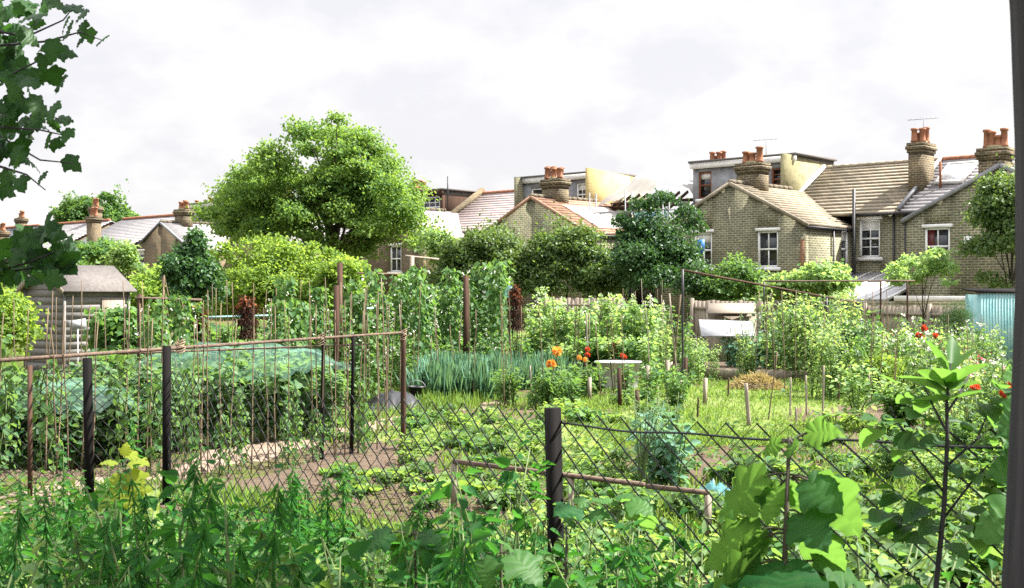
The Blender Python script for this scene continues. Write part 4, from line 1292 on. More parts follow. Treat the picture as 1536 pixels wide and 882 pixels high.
dm = lambda h: (lambda u, v: h * max(0, 1 - abs(u) ** 2.6) * max(0, 1 - abs(v) ** 2.6))
drape('tarpaulin', 'black tarpaulin heaped at the edge of the path beside the brown end post', 'tarpaulin', G(592, 612), .5, .5, dm(.26), 'black_plastic', rot=.2, jit=.02)
drape('netting', 'sheer green netting draped over the broad beans behind the bean rail', 'netting', gp(365, 15.8), 1.25, .9, lambda u, v: .95 + .28 * max(0, 1 - abs(u) ** 3) ** .6 * max(0.05, 1 - abs(v) ** 2) + .05 * math.sin(u * 9) * math.sin(v * 5 + 1) - .25 * max(0, abs(v) - .7), 'net', rot=-.4, seed=3)
drape('netting', 'sheer green netting draped over the leafy bed behind the two thick fence posts', 'netting', gp(95, 12.8), .6, .55, lambda u, v: .72 + .25 * max(0, 1 - abs(u) ** 3) ** .6 * max(0.05, 1 - abs(v) ** 2) + .05 * math.sin(u * 8) * math.sin(v * 5 + 1), 'net', rot=-.3, seed=4)
drape('netting', 'crumpled turquoise plastic lying past the end of the low frame', 'netting', G(1078, 752), .2, .25, dm(.13), 'bluenet', rot=.4, jit=.03, seed=5)

# cold frame and white panels
p = gp(1062, 31.5)
t = thing('cold_frame', 'grey timber cold frame with tilted weathered lid', 'cold frame', p, R(-6))
m = MB(); m.box((0, 0, .0), (1.25, .04, 1.22)); m.box((0, .9, 0), (1.25, .94, 1.4)); m.box((0, .04, 0), (.04, .9, 1.28)); m.box((1.21, .04, 0), (1.25, .9, 1.28)); m.build('frame', M['greywood'], t)
m = MB(); m.hexa([(-.05, -.3, 1.29), (1.2, -.3, 1.29), (1.32, .95, 1.52), (.1, .95, 1.52), (-.05, -.3, 1.32), (1.2, -.3, 1.32), (1.32, .95, 1.55), (.1, .95, 1.55)]); m.build('lid', M['greywood'], t)
p = gp(1052, 27.2)
t = thing('white_panel', 'low glasshouse frame covered with white sheet in the pea bed', 'panel', p, R(-4))
m = MB(); m.hexa([(0, 0, .85), (1.2, 0, .85), (1.25, .7, 1.15), (0, .7, 1.2), (0, 0, .88), (1.2, 0, .88), (1.25, .7, 1.18), (0, .7, 1.23)]); m.build('panel', M['galv_dull'], t)
for (x, y, z) in ((.05, .05, .85), (1.15, .05, .85), (.05, .65, 1.17), (1.15, .65, 1.13)):
    m = MB(); m.box((x - .02, y - .02, 0), (x + .02, y + .02, z)); m.build('leg', M['greywood'], t)
p = gp(104, 19.5)
t = thing('white_panel', 'small white board propped against the corner of the clapboard shed', 'panel', p, R(20))
m = MB(); m.bar((0, .1, 1.35), (.26, .12, 1.39), .02, .16); m.bar((.13, .11, 0), (.13, .11, 1.3), .02, .02); m.build('board', M['galv_dull'], t)
p = at(1052, 370, 47); p[2] = 0
t = thing('blue_sheet', 'bright blue sheet hung beside the green leaved dark tree', 'sheet', p, R(-20))
m = MB(); m.box((-.15, 0, 3.3), (.12, .03, 3.85)); m.build('sheet', M['blue'], t)
m = MB(); m.box((-.17, .03, 0), (-.12, .08, 3.9)); m.build('prop', M['greywood'], t)

for i in range(40):
    px_ = rr.uniform(560, 1010); Y = rr.uniform(21, 31); p = gp(px_, Y); pole('bamboo_cane', 'thin weathered cane among the beans, onions and raspberries', 'cane', p, p + [rr.uniform(-.14, .14), 0, rr.uniform(1.2, 2.2)], .010, .007, rr.choice(('cane', 'brownpost', 'greywood')), 'canes among the middle beds', 5, .008)
for i in range(16):
    px_ = rr.uniform(1300, 1510); Y = rr.uniform(19, 27); p = gp(px_, Y); pole('bamboo_cane', 'thin cane standing among the pale flowering plants', 'cane', p, p + [rr.uniform(-.14, .14), 0, rr.uniform(.9, 1.5)], .009, .006, 'cane', 'canes among the flowering plants', 5, .008)
for k, (t_, r_) in enumerate(((.62, .05), (.0, .045), (.26, .036))):      # twine lashings
    p = row(t_) + [0, -.02, 1.405]; m = MB()
    rl = random.Random(k)
    for j in range(9): m.tube([p + [r_ * math.cos(a) * rl.uniform(.7, 1.1), r_ * math.sin(a) * .8, (j - 4) * .012 + .02 * math.sin(a + j)] for a in np.linspace(0, 6.28, 10)], .004, 4)
    o = m.build('twine_lashing', M['straw_twine'], None, local=p); o.location = [float(c) for c in p]; tag(o, ['twine knot lashing the long rail near the thick fence post', 'pale twine knot at the top of the thin brown end post', 'dark twine knot halfway along the long bean rail'][k], 'twine')

for i in range(22):
    px_ = rr.uniform(540, 770); Y = rr.uniform(18.5, 24); p = gp(px_, Y); pole('bamboo_cane', 'thin cane standing in the onion rows before the bean wall', 'cane', p, p + [rr.uniform(-.1, .1), rr.uniform(-.1, .1), rr.uniform(1.0, 2.1)], .009, .006, 'cane', 'canes in the onion rows', 5, .008)

# ------------------------------------------------------------------ trees and shrubs
def tx(px, Y): return (px - CX) / F * Y


def zz(py, Y): return H - (py - HY) / F * Y


def bush(name, label, cat, q, y0, y1, wpx, Y, n, size, leaf, seed, nb=24, rb=.4, T=T_D, shell=.7, group=None, depth=None, r0=.06, lo=.5, ybase=None, base_fill=True, droop=.3, up=.5, pts=()):
    """a bush or small tree filling photo columns q-wpx/2..q+wpx/2 and rows y0 (top) to y1 at distance Y, rooted in the ground"""
    b = gp(q, Y); zt, zb = zz(y0, Y), max(zz(y1, Y), b[2] + .05)
    rx = wpx / F * Y / 2; rz = (zt - zb) / 2
    ex = [(b[0], Y, (zt + zb) / 2, rx * .78, (depth or rx) * .78, rz * .8)] if base_fill else []
    for (px_, py_, r_) in pts: ex.append((tx(px_, Y), Y, zz(py_, Y), r_, r_, r_ * .8))
    return tree(name, label, cat, b, (b[0], Y, (zt + zb) / 2), (rx * .92, (depth or rx) * .92, rz * .92), nb, rb, n, size, leaf, seed, r0, T, group, lo, .3, 10, 'bark', shell, droop, ex, up)


Y = 56; b = np.array([tx(495, Y), Y, 0])
ex = []
for (q, y_, r_) in ((490, 200, 1.0), (455, 225, 1.1), (530, 205, 1.0), (560, 230, 1.1), (580, 255, 1.0), (380, 255, 1.0), (350, 280, 1.0), (345, 320, 1.1), (360, 355, 1.1), (605, 320, 1.3), (625, 362, 1.2), (592, 290, 1.1),
                    (420, 240, .9), (515, 190, .7), (440, 265, 1.2), (500, 250, 1.3), (560, 280, 1.3), (400, 300, 1.2), (450, 330, 1.3), (520, 330, 1.4), (580, 340, 1.3), (480, 370, 1.3), (540, 380, 1.3), (420, 375, 1.2), (640, 372, .8), (345, 345, 1.2), (370, 300, 1.2), (400, 350, 1.3), (330, 300, .9), (336, 330, 1.0), (375, 270, .9), (560, 360, 1.4), (460, 350, 1.4), (352, 300, 1.7), (352, 345, 1.7), (385, 268, 1.5), (598, 300, 1.7), (572, 250, 1.4), (470, 215, 1.3), (540, 215, 1.2), (420, 262, 1.4), (610, 340, 1.6)):
    ex.append((tx(q, Y), Y + random.Random(q).uniform(-2.6, 1.6), zz(y_, Y), r_ * .8, r_ * .8, r_ * .6))
tree('broadleaf_tree', 'big broad crowned light green tree standing before the terrace', 'tree', b, (b[0], Y + .5, 5.2), (4.2, 3.2, 3.6), 95, .62, 82000, .14, 'tree', 21, .26, T_O, extra=ex, fork=.25, nl=40, shell=.15)
bush('broadleaf_tree', 'pale green round topped tree beyond the broad stack of four pots', 'tree', 118, 288, 400, 62, 150, 9000, .42, 'mid', 31, 20, .9, shell=.4, r0=.25)
bush('broadleaf_tree', 'pale green tree beyond the tall slim stack of the far house', 'tree', 168, 286, 400, 56, 150, 9000, .42, 'mid', 32, 20, .9, shell=.4, r0=.25)
bush('evergreen_bush', 'big rounded dense bush before the middle gable, nearer the big tree', 'bush', 738, 333, 500, 122, 47, 17000, .13, 'ever', 61, 30, .45)
bush('evergreen_bush', 'big rounded dense bush before the middle gable, nearer the dark tree', 'bush', 848, 332, 500, 128, 46.5, 17000, .13, 'ever', 62, 30, .45)
bush('evergreen_bush', 'smaller dense bush between the big tree and the rounded bush', 'bush', 686, 362, 500, 66, 46, 7650, .13, 'ever', 63, 16, .4)
bush('evergreen_bush', 'smaller dense bush at the foot of the dark tree', 'bush', 905, 372, 500, 70, 45.5, 7650, .13, 'ever', 64, 16, .4)
bush('dark_tree', 'dark green small tree with spreading top beside the blue sheet', 'tree', 980, 318, 500, 138, 44, 30000, .11, 'darkever', 65, 34, .5, T_O, .6, lo=.4, pts=((960, 312, .4), (1000, 300, .35), (1030, 325, .5), (1040, 345, .45), (935, 335, .4), (985, 305, .4)))
bush('garden_shrub', 'bright leafed rounded shrub under the white sash window', 'shrub', 1098, 386, 500, 100, 41, 9000, .12, 'mid', 66, 22, .4)
bush('garden_shrub', 'low dark shrub between the dark tree and the board fence', 'shrub', 1050, 405, 460, 60, 41, 3000, .12, 'darkever', 67, 12, .35)
bush('garden_shrub', 'pale airy shrub between the big tree and the white wing roof', 'shrub', 660, 345, 440, 60, 50, 3000, .16, 'pale', 68, 16, .4, shell=.3)
bush('dark_tree', 'dark leaved tree above the turquoise shed beside the leaning trunk', 'tree', 1518, 258, 450, 116, 33, 22000, .095, 'ever', 69, 46, .42, T_O, .5, lo=.35, pts=((1475, 310, .4), (1490, 280, .4), (1470, 370, .35), (1500, 430, .3), (1480, 420, .3)))
bush('sapling_tree', 'slender pale young tree before the red curtained sash window', 'tree', 1385, 368, 462, 118, 33, 2400, .10, 'pale', 70, 40, .2, T_O, .2, base_fill=False, r0=.03, lo=.2)
bush('conifer_shrub', 'dark pointed bay shrub rising behind the wigwam of canes', 'shrub', 286, 352, 520, 66, 31, 9000, .10, 'darkever', 71, 26, .3, T_O, .6, pts=((295, 358, .25), (290, 375, .35), (270, 400, .4), (305, 400, .35)))
bush('vine_bush', 'broad sunlit yellow green vine mound before the big tree', 'vine', 415, 372, 535, 210, 34, 26000, .095, 'yellow', 72, 70, .38, T_O, .6, depth=1.6, pts=((520, 400, .35), (350, 385, .4), (400, 375, .4), (455, 385, .4), (335, 372, .2), (365, 366, .18), (392, 362, .2), (420, 364, .2), (440, 369, .16), (470, 372, .2), (495, 380, .2), (320, 385, .25), (508, 388, .2), (540, 402, .25), (310, 410, .4), (530, 420, .4)))
bush('vine_bush', 'yellow green vine beside the dark bay shrub and the far gable', 'vine', 240, 392, 520, 90, 36, 9000, .10, 'yellow', 73, 22, .42, T_W, .6)
bush('vine_bush', 'smaller yellow green vine mound behind the tall pair of posts', 'vine', 515, 395, 530, 70, 33, 8000, .095, 'yellow', 74, 18, .35, T_W, .55)
bush('garden_shrub', 'grey green shrub before the brick wall of the long slate roof', 'shrub', 150, 362, 420, 80, 60, 3000, .2, 'mid', 75, 16, .5)
bush('garden_shrub', 'light green shrub at the corner of the brown brick gable', 'shrub', 192, 372, 430, 40, 58, 2000, .18, 'pale', 76, 12, .4)
bush('garden_shrub', 'big leafy shrub behind the apex of the clapboard shed', 'shrub', 70, 398, 500, 120, 33, 4500, .15, 'mid', 77, 22, .5, T_O)
bush('garden_shrub', 'yellowish leafy bush at the dark end of the clapboard shed', 'shrub', -8, 435, 580, 62, 22, 5000, .09, 'yellow', 78, 24, .35, T_O)
bush('garden_shrub', 'green bush growing against the boarded long side of the shed', 'shrub', 176, 476, 580, 52, 21, 3500, .10, 'bean', 79, 20, .28, T_W, .5)
bush('garden_shrub', 'round yellowish herb bush beside the tall pale peas', 'shrub', 1312, 528, 600, 74, 22, 4000, .05, 'yellow', 80, 22, .2, T_D, .6)
bush('garden_shrub', 'dark blue green layered shrub among the flowers', 'shrub', 1272, 492, 580, 50, 24, 3000, .09, 'darkever', 81, 18, .22, T_D, .5)
bush('conifer_shrub', 'small dark pointed conifer before the long grey board fence', 'shrub', 1433, 452, 520, 40, 28, 3500, .06, 'darkever', 82, 18, .2, T_G, .5)
for i, (q, Y, y0, wd) in enumerate(((1190, 36, 405, 80), (1240, 35, 400, 60), (1225, 37, 415, 90))):
    bush('garden_shrub', ['tall pale climbing plant before the corner of the tan roofed wing', 'tallest pale climbing plant before the drainpipe of the wing', 'low pale climbing plants before the wing wall'][i], 'shrub', q, y0, 470, wd, Y, 3200, .12, 'pale', 83 + i, 20, .3, T_W, .3)

# ------------------------------------------------------------------ garden plants: prototypes
def proto(name, cat): return thing(name, 'x', cat)


def p_climber(seed, h=2.2, r=.24, n=420, size=.085, leaf='bean', flower='white', nf=26, T=T_W):
    rng = np.random.default_rng(seed); t = proto('bean_plant', 'climbing plant')
    m = MB()
    for k in range(3):
        ph = k * 2.1; m.tube([(.05 * math.cos(ph + z * 5), .05 * math.sin(ph + z * 5), z * h) for z in np.linspace(0, .97, 12)], .006, 4)
    m.build('stem', M['stem'], t)
    L = Leaves(); z = h * rng.random(n) ** .8 * .99 + .05; a = rng.random(n) * 6.283; rad = r * (.35 + .75 * rng.random(n)) * (1 - .45 * (z / h) ** 3)
    o = np.stack([np.cos(a), np.sin(a), np.zeros(n)], 1); pos = o * rad[:, None]; pos[:, 2] = z
    L.put(T, pos, o * .6 + unit(rng, n) * .5 + [0, 0, -.55], o * .6 + unit(rng, n) * .55 + [0, 0, .75], size * (.6 + .7 * rng.random(n)), rng.random(n), 0)
    if nf:
        z = h * (.35 + .62 * rng.random(nf)); a = rng.random(nf) * 6.283; o = np.stack([np.cos(a), np.sin(a), np.zeros(nf)], 1); pos = o * r * .95; pos[:, 2] = z
        for k in range(3): L.put(T_P, pos + rng.normal(size=(nf, 3)) * .012, unit(rng, nf) + o, unit(rng, nf), np.full(nf, .04), rng.random(nf), 1)
    L.build('foliage', [LF[leaf], LF[flower or 'white']], t); return t


def p_bushy(seed, h=.8, r=.35, n=260, size=.11, leaf='broad', T=T_O, name='leafy_plant', cat='vegetable plant', stems=7, flower=None, nf=0, fs=.04):
    rng = np.random.default_rng(seed); t = proto(name, cat); m = MB(); L = Leaves()
    tips = []
    for k in range(stems):
        a = k * 2.4 + rng.random(); o = np.array([math.cos(a), math.sin(a), 0]); l = r * (.25 + .7 * rng.random())
        pts = [o * l * s ** 1.4 + np.array([0, 0, h * (.75 + .25 * rng.random()) * s]) for s in np.linspace(0, 1, 5)]; pts[0][2] = -.03
        m.tube(pts, [.010, .009, .007, .005, .003], 4); tips.append(pts)
    m.build('stem', M['stem'], t)
    k = rng.integers(0, stems, n); s = .15 + .87 * rng.random(n) ** .7
    pos = np.array([np.array(tips[i][0]) * 0 + [np.interp(q, np.linspace(0, 1, 5), [p[c] for p in tips[i]]) for c in range(3)] for i, q in zip(k, s)])
    off = unit(rng, n); off[:, 2] *= .3; pos = pos + off * r * .3 * (1.1 - .5 * s)[:, None]
    L.put(T, pos, off + unit(rng, n) * .4 + [0, 0, -.1], unit(rng, n) * .6 + [0, 0, 1.], size * (.55 + .7 * rng.random(n)), rng.random(n), 0)
    mats = [LF[leaf]]
    if nf:
        mats.append(LF[flower])
        ti = rng.integers(0, stems, nf); pos = np.array([tips[i][-1] for i in ti]) + rng.normal(size=(nf, 3)) * [r * .3, r * .3, .05]
        for c in range(5): L.put(T_P, pos, unit(rng, nf) + [0, 0, .4], unit(rng, nf), np.full(nf, fs), rng.random(nf), 1)
    L.build('foliage', mats, t); return t


def p_tall(seed, h=1.7, r=.3, n=420, size=.07, leaf='pale', T=T_O, stems=8, name='raspberry_cane', cat='cane plant', flower=None, nf=0, fs=.05):
    rng = np.random.default_rng(seed); t = proto(name, cat); m = MB(); L = Leaves(); tips = []
    for k in range(stems):
        a = k * 2.4 + rng.random(); o = np.array([math.cos(a), math.sin(a), 0]); hh = h * (.7 + .3 * rng.random())
        pts = [o * r * (.25 + .75 * s ** 1.8 * (.4 + rng.random() * .6)) + np.array([0, 0, hh * s]) for s in np.linspace(0, 1, 5)]; pts[0][2] = -.03
        m.tube(pts, [.008, .007, .006, .004, .002], 4); tips.append(pts)
    m.build('stem', M['stem'], t)
    k = rng.integers(0, stems, n); s = .08 + .94 * rng.random(n)
    pos = np.array([[np.interp(q, np.linspace(0, 1, 5), [p[c] for p in tips[i]]) for c in range(3)] for i, q in zip(k, s)])
    off = unit(rng, n); off[:, 2] *= .4; pos = pos + off * (.05 + .11 * (1 - s))[:, None]
    L.put(T, pos, off + unit(rng, n) * .4 + [0, 0, -.15], unit(rng, n) * .7 + [0, 0, .9], size * (.6 + .6 * rng.random(n)), rng.random(n), 0)
    mats = [LF[leaf]]
    if nf:
        mats.append(LF[flower]); ti = rng.integers(0, stems, nf); s = .55 + .5 * rng.random(nf)
        pos = np.array([[np.interp(q, np.linspace(0, 1, 5), [p[c] for p in tips[i]]) for c in range(3)] for i, q in zip(ti, s)])
        for c in range(4): L.put(T_P, pos + rng.normal(size=(nf, 3)) * .02, unit(rng, nf) + [0, 0, .3], unit(rng, nf), np.full(nf, fs), rng.random(nf), 1)
    L.build('foliage', mats, t); return t


def p_lettuce(seed, r=.17, n=26, leaf='lettuce', up=.6, name='lettuce'):
    rng = np.random.default_rng(seed); t = proto(name, 'lettuce' if name == 'lettuce' else 'vegetable plant'); L = Leaves()
    a = np.arange(n) * 2.4 + rng.random(n) * .4; f = np.linspace(0, 1, n); o = np.stack([np.cos(a), np.sin(a), np.zeros(n)], 1)
    el_ = up * (1.7 - 1.3 * f)
    L.put(T_L, o * .02, o + np.stack([0 * a, 0 * a, el_ + .15 * rng.random(n)], 1), -o * .7 + unit(rng, n) * .35 + [0, 0, .8], r * (.6 + .55 * f) * (.85 + .3 * rng.random(n)), .35 + .65 * rng.random(n) * (1 - .3 * f), 0)
    L.build('foliage', LF[leaf], t)
    m = MB(); m.tube([(0, 0, -.03), (0, 0, .05)], .018, 5); m.build('stem', M['stem'], t); return t


def p_onion(seed, h=.5, n=80, leaf='blue', spread=.18, name='onion_clump', cat='onions', wid=.36):
    rng = np.random.default_rng(seed); t = proto(name, cat); L = Leaves(); a = rng.random(n) * 6.283; o = np.stack([np.cos(a), np.sin(a), np.zeros(n)], 1)
    pos = o * spread * rng.random((n, 1)); pos[:, 2] = -.02
    L.put(T_G, pos, o * (.1 + 1.0 * rng.random((n, 1)) ** 2) + [0, 0, 1], unit(rng, n) * .4 + o, h * (.6 + .5 * rng.random(n)), rng.random(n), 0, wid)
    L.build('foliage', LF[leaf], t); return t


def p_dahlia(seed, h=.95, nf=3, color='orange', fr=.085):
    t = p_bushy(seed, h * .8, .26, 150, .10, 'mid', T_O, 'dahlia', 'flower', 6); rng = np.random.default_rng(seed + 5)
    for k in range(nf):
        c = np.array([rng.normal() * .11, rng.normal() * .1, h * (.92 + .14 * rng.random())])
        m = MB(); m.tube([(c[0] * .3, c[1] * .3, 0), (c[0] * .8, c[1] * .8, h * .6), c], .006, 4); m.build('flower_stalk', M['stem'], t)
        L = Leaves(); n = 60; o = unit(rng, n); L.put(T_P, np.repeat(c[None], n, 0) + o * fr * .25, o, unit(rng, n) + [0, 0, .5], np.full(n, fr * .8), rng.random(n), 0, 1.1); L.build('flower_head', LF[color], t)
    return t


rg = np.random.default_rng(77)
U_ = lambda a, b: float(rg.uniform(a, b))


def scatter(pl, pts, label, group, s=(.85, 1.15), tilt=.05):
    for p in pts:
        pl.put(p, U_(0, 6.28), (lambda k: (k, k, k * U_(.92, 1.1)))(U_(*s)), label, group, (U_(-tilt, tilt), U_(-tilt, tilt)))


def line(pa, Ya, pb, Yb, n, j=.12):
    a, b = gp(pa, Ya), gp(pb, Yb); out = []
    for i in range(n):
        p = a + (b - a) * ((i + .5) / n) + [U_(-j, j), U_(-j, j), 0]; p[2] = float(ground(p[0], p[1])); out.append(p)
    return out


def patch(q0, q1, Y0, Y1, n):
    out = []
    for i in range(n):
        Y = U_(Y0, Y1); out.append(gp(U_(q0, q1), Y))
    return out


# runner beans
Planter_BF = Planter([p_tall(24, 1.3, .3, 260, .1, 'bean', T_O, 6, flower='white', nf=12, name='leafy_plant', cat='garden plant'), p_tall(25, 1.1, .32, 260, .09, 'mid', T_O, 6, name='leafy_plant', cat='garden plant')])
BE = Planter([p_climber(1, 2.2, .26, 330, .10), p_climber(2, 2.3, .3, 360, .105), p_climber(3, 2.1, .28, 300, .095)])
scatter(BE, line(548, 23.5, 762, 26.5, 11, .18), 'runner bean column in the tall bean wall behind the onions', 'runner beans of the tall bean wall', (.8, 1.1))
scatter(BE, line(560, 24.8, 760, 27.8, 9, .2), 'runner bean column at the back of the tall bean wall', 'runner beans at the back of the bean wall', (.9, 1.18))
scatter(BE, line(218, 16.5, 300, 18.5, 4), 'bean plant climbing beside the wigwam of canes', 'bean plants beside the wigwam', (.6, .85))
scatter(BE, line(405, 18.5, 560, 21.0, 9), 'bean plant climbing canes behind the tall pair of posts', 'bean plants around the tall posts', (.7, .95))
BY = Planter([p_climber(7, .9, .13, 70, .075, 'bean', None, 0), p_climber(8, 1.3, .15, 110, .075, 'bean', None, 0)])
for i in range(13):
    t_ = .1 + .9 * i / 12; p = row(t_) + [U_(-.2, .2), U_(-.2, .2), 0]; p[2] = float(ground(p[0], p[1]))
    BY.put(p, U_(0, 6), U_(.55, .8) if t_ < .6 else U_(.85, 1.15), 'young bean plant starting up the canes of the rail row', 'young beans of the rail row')
scatter(Planter_BF, line(555, 22.8, 770, 25.4, 12, .25), 'bushy green plant crowding the foot of the tall bean wall', 'plants at the foot of the bean wall', (.6, 1.1))
# broad leaved bed behind the path
BR = Planter([p_bushy(11, 1.1, .42, 420, .10, 'broad', T_O, 'broad_bean_plant'), p_bushy(12, .95, .45, 400, .11, 'broad', T_W, 'broad_bean_plant')])
scatter(BR, line(300, 14.8, 470, 15.8, 6, .2) + line(310, 16.2, 480, 17.4, 6, .2), 'broad bean plant under the green netting past the path', 'broad beans past the path', (.9, 1.1))
scatter(BR, line(-30, 12.4, 250, 13.9, 11) + line(-30, 13.3, 270, 14.8, 11), 'leafy broad bean plant in the bed before the shed', 'broad beans before the shed', (.85, 1.1))
MD = Planter([p_bushy(13, 1.3, .5, 420, .12, 'bean', T_W, 'leafy_plant'), p_bushy(14, 1.2, .5, 420, .10, 'mid', T_O, 'leafy_plant')])
scatter(MD, line(-20, 17, 30, 18, 2) + line(125, 18, 240, 19.5, 5) + line(120, 19.5, 300, 22, 7), 'tall leafy plant crowding round the foot of the clapboard shed', 'leafy plants round the shed', (.62, .85))
scatter(MD, line(300, 22, 540, 26, 10) + line(330, 26, 560, 30, 8), 'leafy bush plant below the yellow green vine', 'leafy plants below the vine', (.8, 1.1))
# raspberries and sweet peas
RP = Planter([p_tall(21, 1.75, .26, 260, .125, 'pale', T_O, 6, flower='white', nf=14), p_tall(22, 1.6, .3, 280, .12, 'bean', T_O, 7), p_tall(23, 1.9, .24, 260, .12, 'pale', T_W, 6, flower='white', nf=10), p_tall(24, 1.5, .3, 280, .12, 'mid', T_O, 7)])
scatter(RP, line(775, 27, 985, 26, 9, .3) + line(790, 30, 1020, 29, 9, .3) + line(800, 33, 1010, 32, 8, .3) + line(800, 36.5, 1010, 35.5, 8, .3), 'pale green raspberry cane in the thicket before the dark tree', 'raspberry canes before the dark tree', (.78, 1.05))
scatter(RP, line(540, 30, 700, 32, 8, .3) + line(560, 35, 700, 37, 6, .3), 'pale raspberry cane behind the tall bean wall', 'raspberry canes behind the bean wall', (.95, 1.15))
# onions
ON = Planter([p_onion(31), p_onion(32, .56, 84), p_onion(33, .44, 70, 'blue', .14)])
scatter(ON, line(628, 21.0, 745, 21.6, 11) + line(632, 21.9, 760, 22.5, 11) + line(640, 22.8, 775, 23.4, 11) + line(650, 23.7, 790, 24.2, 11), 'blue green onion clump in the rows before the bean wall', 'onions before the bean wall', (1.0, 1.4))
scatter(ON, line(780, 23.4, 850, 23.8, 8) + line(775, 24.4, 855, 24.8, 8) + line(700, 25, 860, 25.4, 9), 'blue green onion clump behind the orange dahlias', 'onions behind the dahlias', (1.0, 1.35))
GC = Planter([p_onion(34, .26, 46, 'grass', .16, 'grass_tuft', 'grass tuft'), p_onion(35, .22, 40, 'grass', .14, 'grass_tuft', 'grass tuft')])
scatter(GC, patch(520, 720, 19.2, 21.2, 26), 'pale long grass tuft at the foot of the onion rows', 'grass tufts below the onions', (.8, 1.3))
# lettuce plot
LT = Planter([p_lettuce(41, .12), p_lettuce(42, .14, 24, 'lettuce', .8), p_lettuce(43, .11, 24, 'lettuce', .5)])
scatter(LT, line(490, 12.7, 700, 12.2, 7, .15) + line(520, 11.6, 680, 11.3, 4, .2) + line(700, 11.8, 800, 11.6, 4, .15), 'pale green lettuce on bare soil left of the timber frame' if False else 'pale green lettuce on the bare soil beside the low timber frame', 'lettuces beside the timber frame', (.9, 1.3))
scatter(LT, [G(598, 722)], 'biggest upright lettuce in the plot before the low frame', None, (1.35, 1.36))
LW = Planter([p_bushy(44, .18, .24, 80, .075, 'lettuce', T_O, 'salad_plant'), p_bushy(45, .17, .22, 70, .085, 'mid', T_W, 'salad_plant'), p_bushy(46, .22, .22, 80, .07, 'cover', T_O, 'salad_plant')])
scatter(LW, [G(U_(600, 830), U_(628, 684)) for _ in range(55)], 'low light green salad plant in the plot past the brown end post', 'salad plants of the near plot', (.7, 1.15))
scatter(LW, [G(U_(500, 960), U_(690, 770)) for _ in range(40)], 'low leafy plant among the lettuces', 'leafy plants among the lettuces', (.6, 1.1))
scatter(LW, [G(U_(850, 1220), U_(690, 880)) for _ in range(75)], 'low leafy plant on the ground seen through the nearer fence mesh', 'leafy plants behind the near mesh', (.7, 1.5))
scatter(LW, [G(U_(1200, 1520), U_(650, 880)) for _ in range(75)], 'low leafy plant behind the mesh below the tall sapling', 'leafy plants below the tall sapling', (.8, 1.8))
scatter(LW, [G(U_(800, 1010), U_(590, 640)) for _ in range(30)], 'low leafy plant between the stakes of the flower bed', 'leafy plants of the flower bed', (.9, 1.5))
scatter(LW, [G(U_(470, 640), U_(625, 665)) for _ in range(12)], 'low leafy weed along the edge of the dirt path', 'weeds along the path', (.6, 1.0))
BB = Planter([p_bushy(47, .6, .22, 150, .085, 'blue', T_O, 'brassica_plant'), p_bushy(48, .8, .18, 150, .07, 'blue', T_G, 'brassica_plant')])
scatter(BB, [G(990, 735), G(1006, 715), G(975, 720), G(960, 742), G(1015, 740)], 'blue green brassica plant past the end of the low frame', 'brassicas past the low frame', (1.1, 1.4))
scatter(BB, line(1085, 27.5, 1180, 26.5, 7), 'blue green feathery plant beside the white sheeted panel', 'brassicas beside the white panel', (1.5, 1.9))
# flower bed plants by the stakes
FB = Planter([p_bushy(51, .75, .25, 170, .085, 'mid', T_O, 'flower_bed_plant', 'garden plant'), p_bushy(52, .65, .28, 170, .075, 'bean', T_O, 'flower_bed_plant', 'garden plant')])
scatter(FB, line(795, 19.0, 880, 19.2, 4, .3) + line(965, 19.2, 1030, 19.6, 3, .3) + line(960, 21, 1030, 21.5, 3, .3) + line(760, 19.6, 880, 20.4, 3, .2), 'bushy green plant tied to the stakes in the flower bed', 'staked plants of the flower bed', (.6, 1.1))
scatter(FB, [G(758, 612), G(752, 606)], 'reddish topped dark plant beside the end of the path', 'dark plants at the path end', (.8, 1.0))
for (q, y_, Y, col, nf, s, lab) in ((838, 543, 20.0, 'orange', 1, 1.0, 'dahlia with one big orange bloom, the lower of the two'), (850, 531, 20.6, 'orange', 1, 1.0, 'dahlia with one big orange bloom, the higher of the two'), (878, 528, 21, 'red', 2, 1.0, 'dahlia with dark red blooms beside the orange ones'),
                                    (938, 535, 22, 'red', 2, .9, 'red flowered plant beside the pale tub and its pot'), (893, 538, 22, 'orange', 2, .7, 'small orange flowered plant before the pale tub')):
    h_ = (zz(y_, Y)); t = p_dahlia(int(q), h_, nf, col, .09 if s == 1.0 and col == 'orange' else .05); t.location = gp(q, Y); t['label'] = lab; t['group'] = 'dahlias by the tub'
for (q, y_, Y, nf, lab) in ((1388, 498, 22, 6, 'dahlia crowned with a red flower cluster before the board fence'), (1480, 577, 13, 2, 'red flowered dahlia nearest the sapling stem at the shed side'), (1505, 590, 12.5, 3, 'orange red flowered dahlia beside the leaning trunk')):
    t = p_dahlia(int(q), zz(y_, Y), nf, 'red', .055); t.location = gp(q, Y); t['label'] = lab; t['group'] = 'red dahlias'
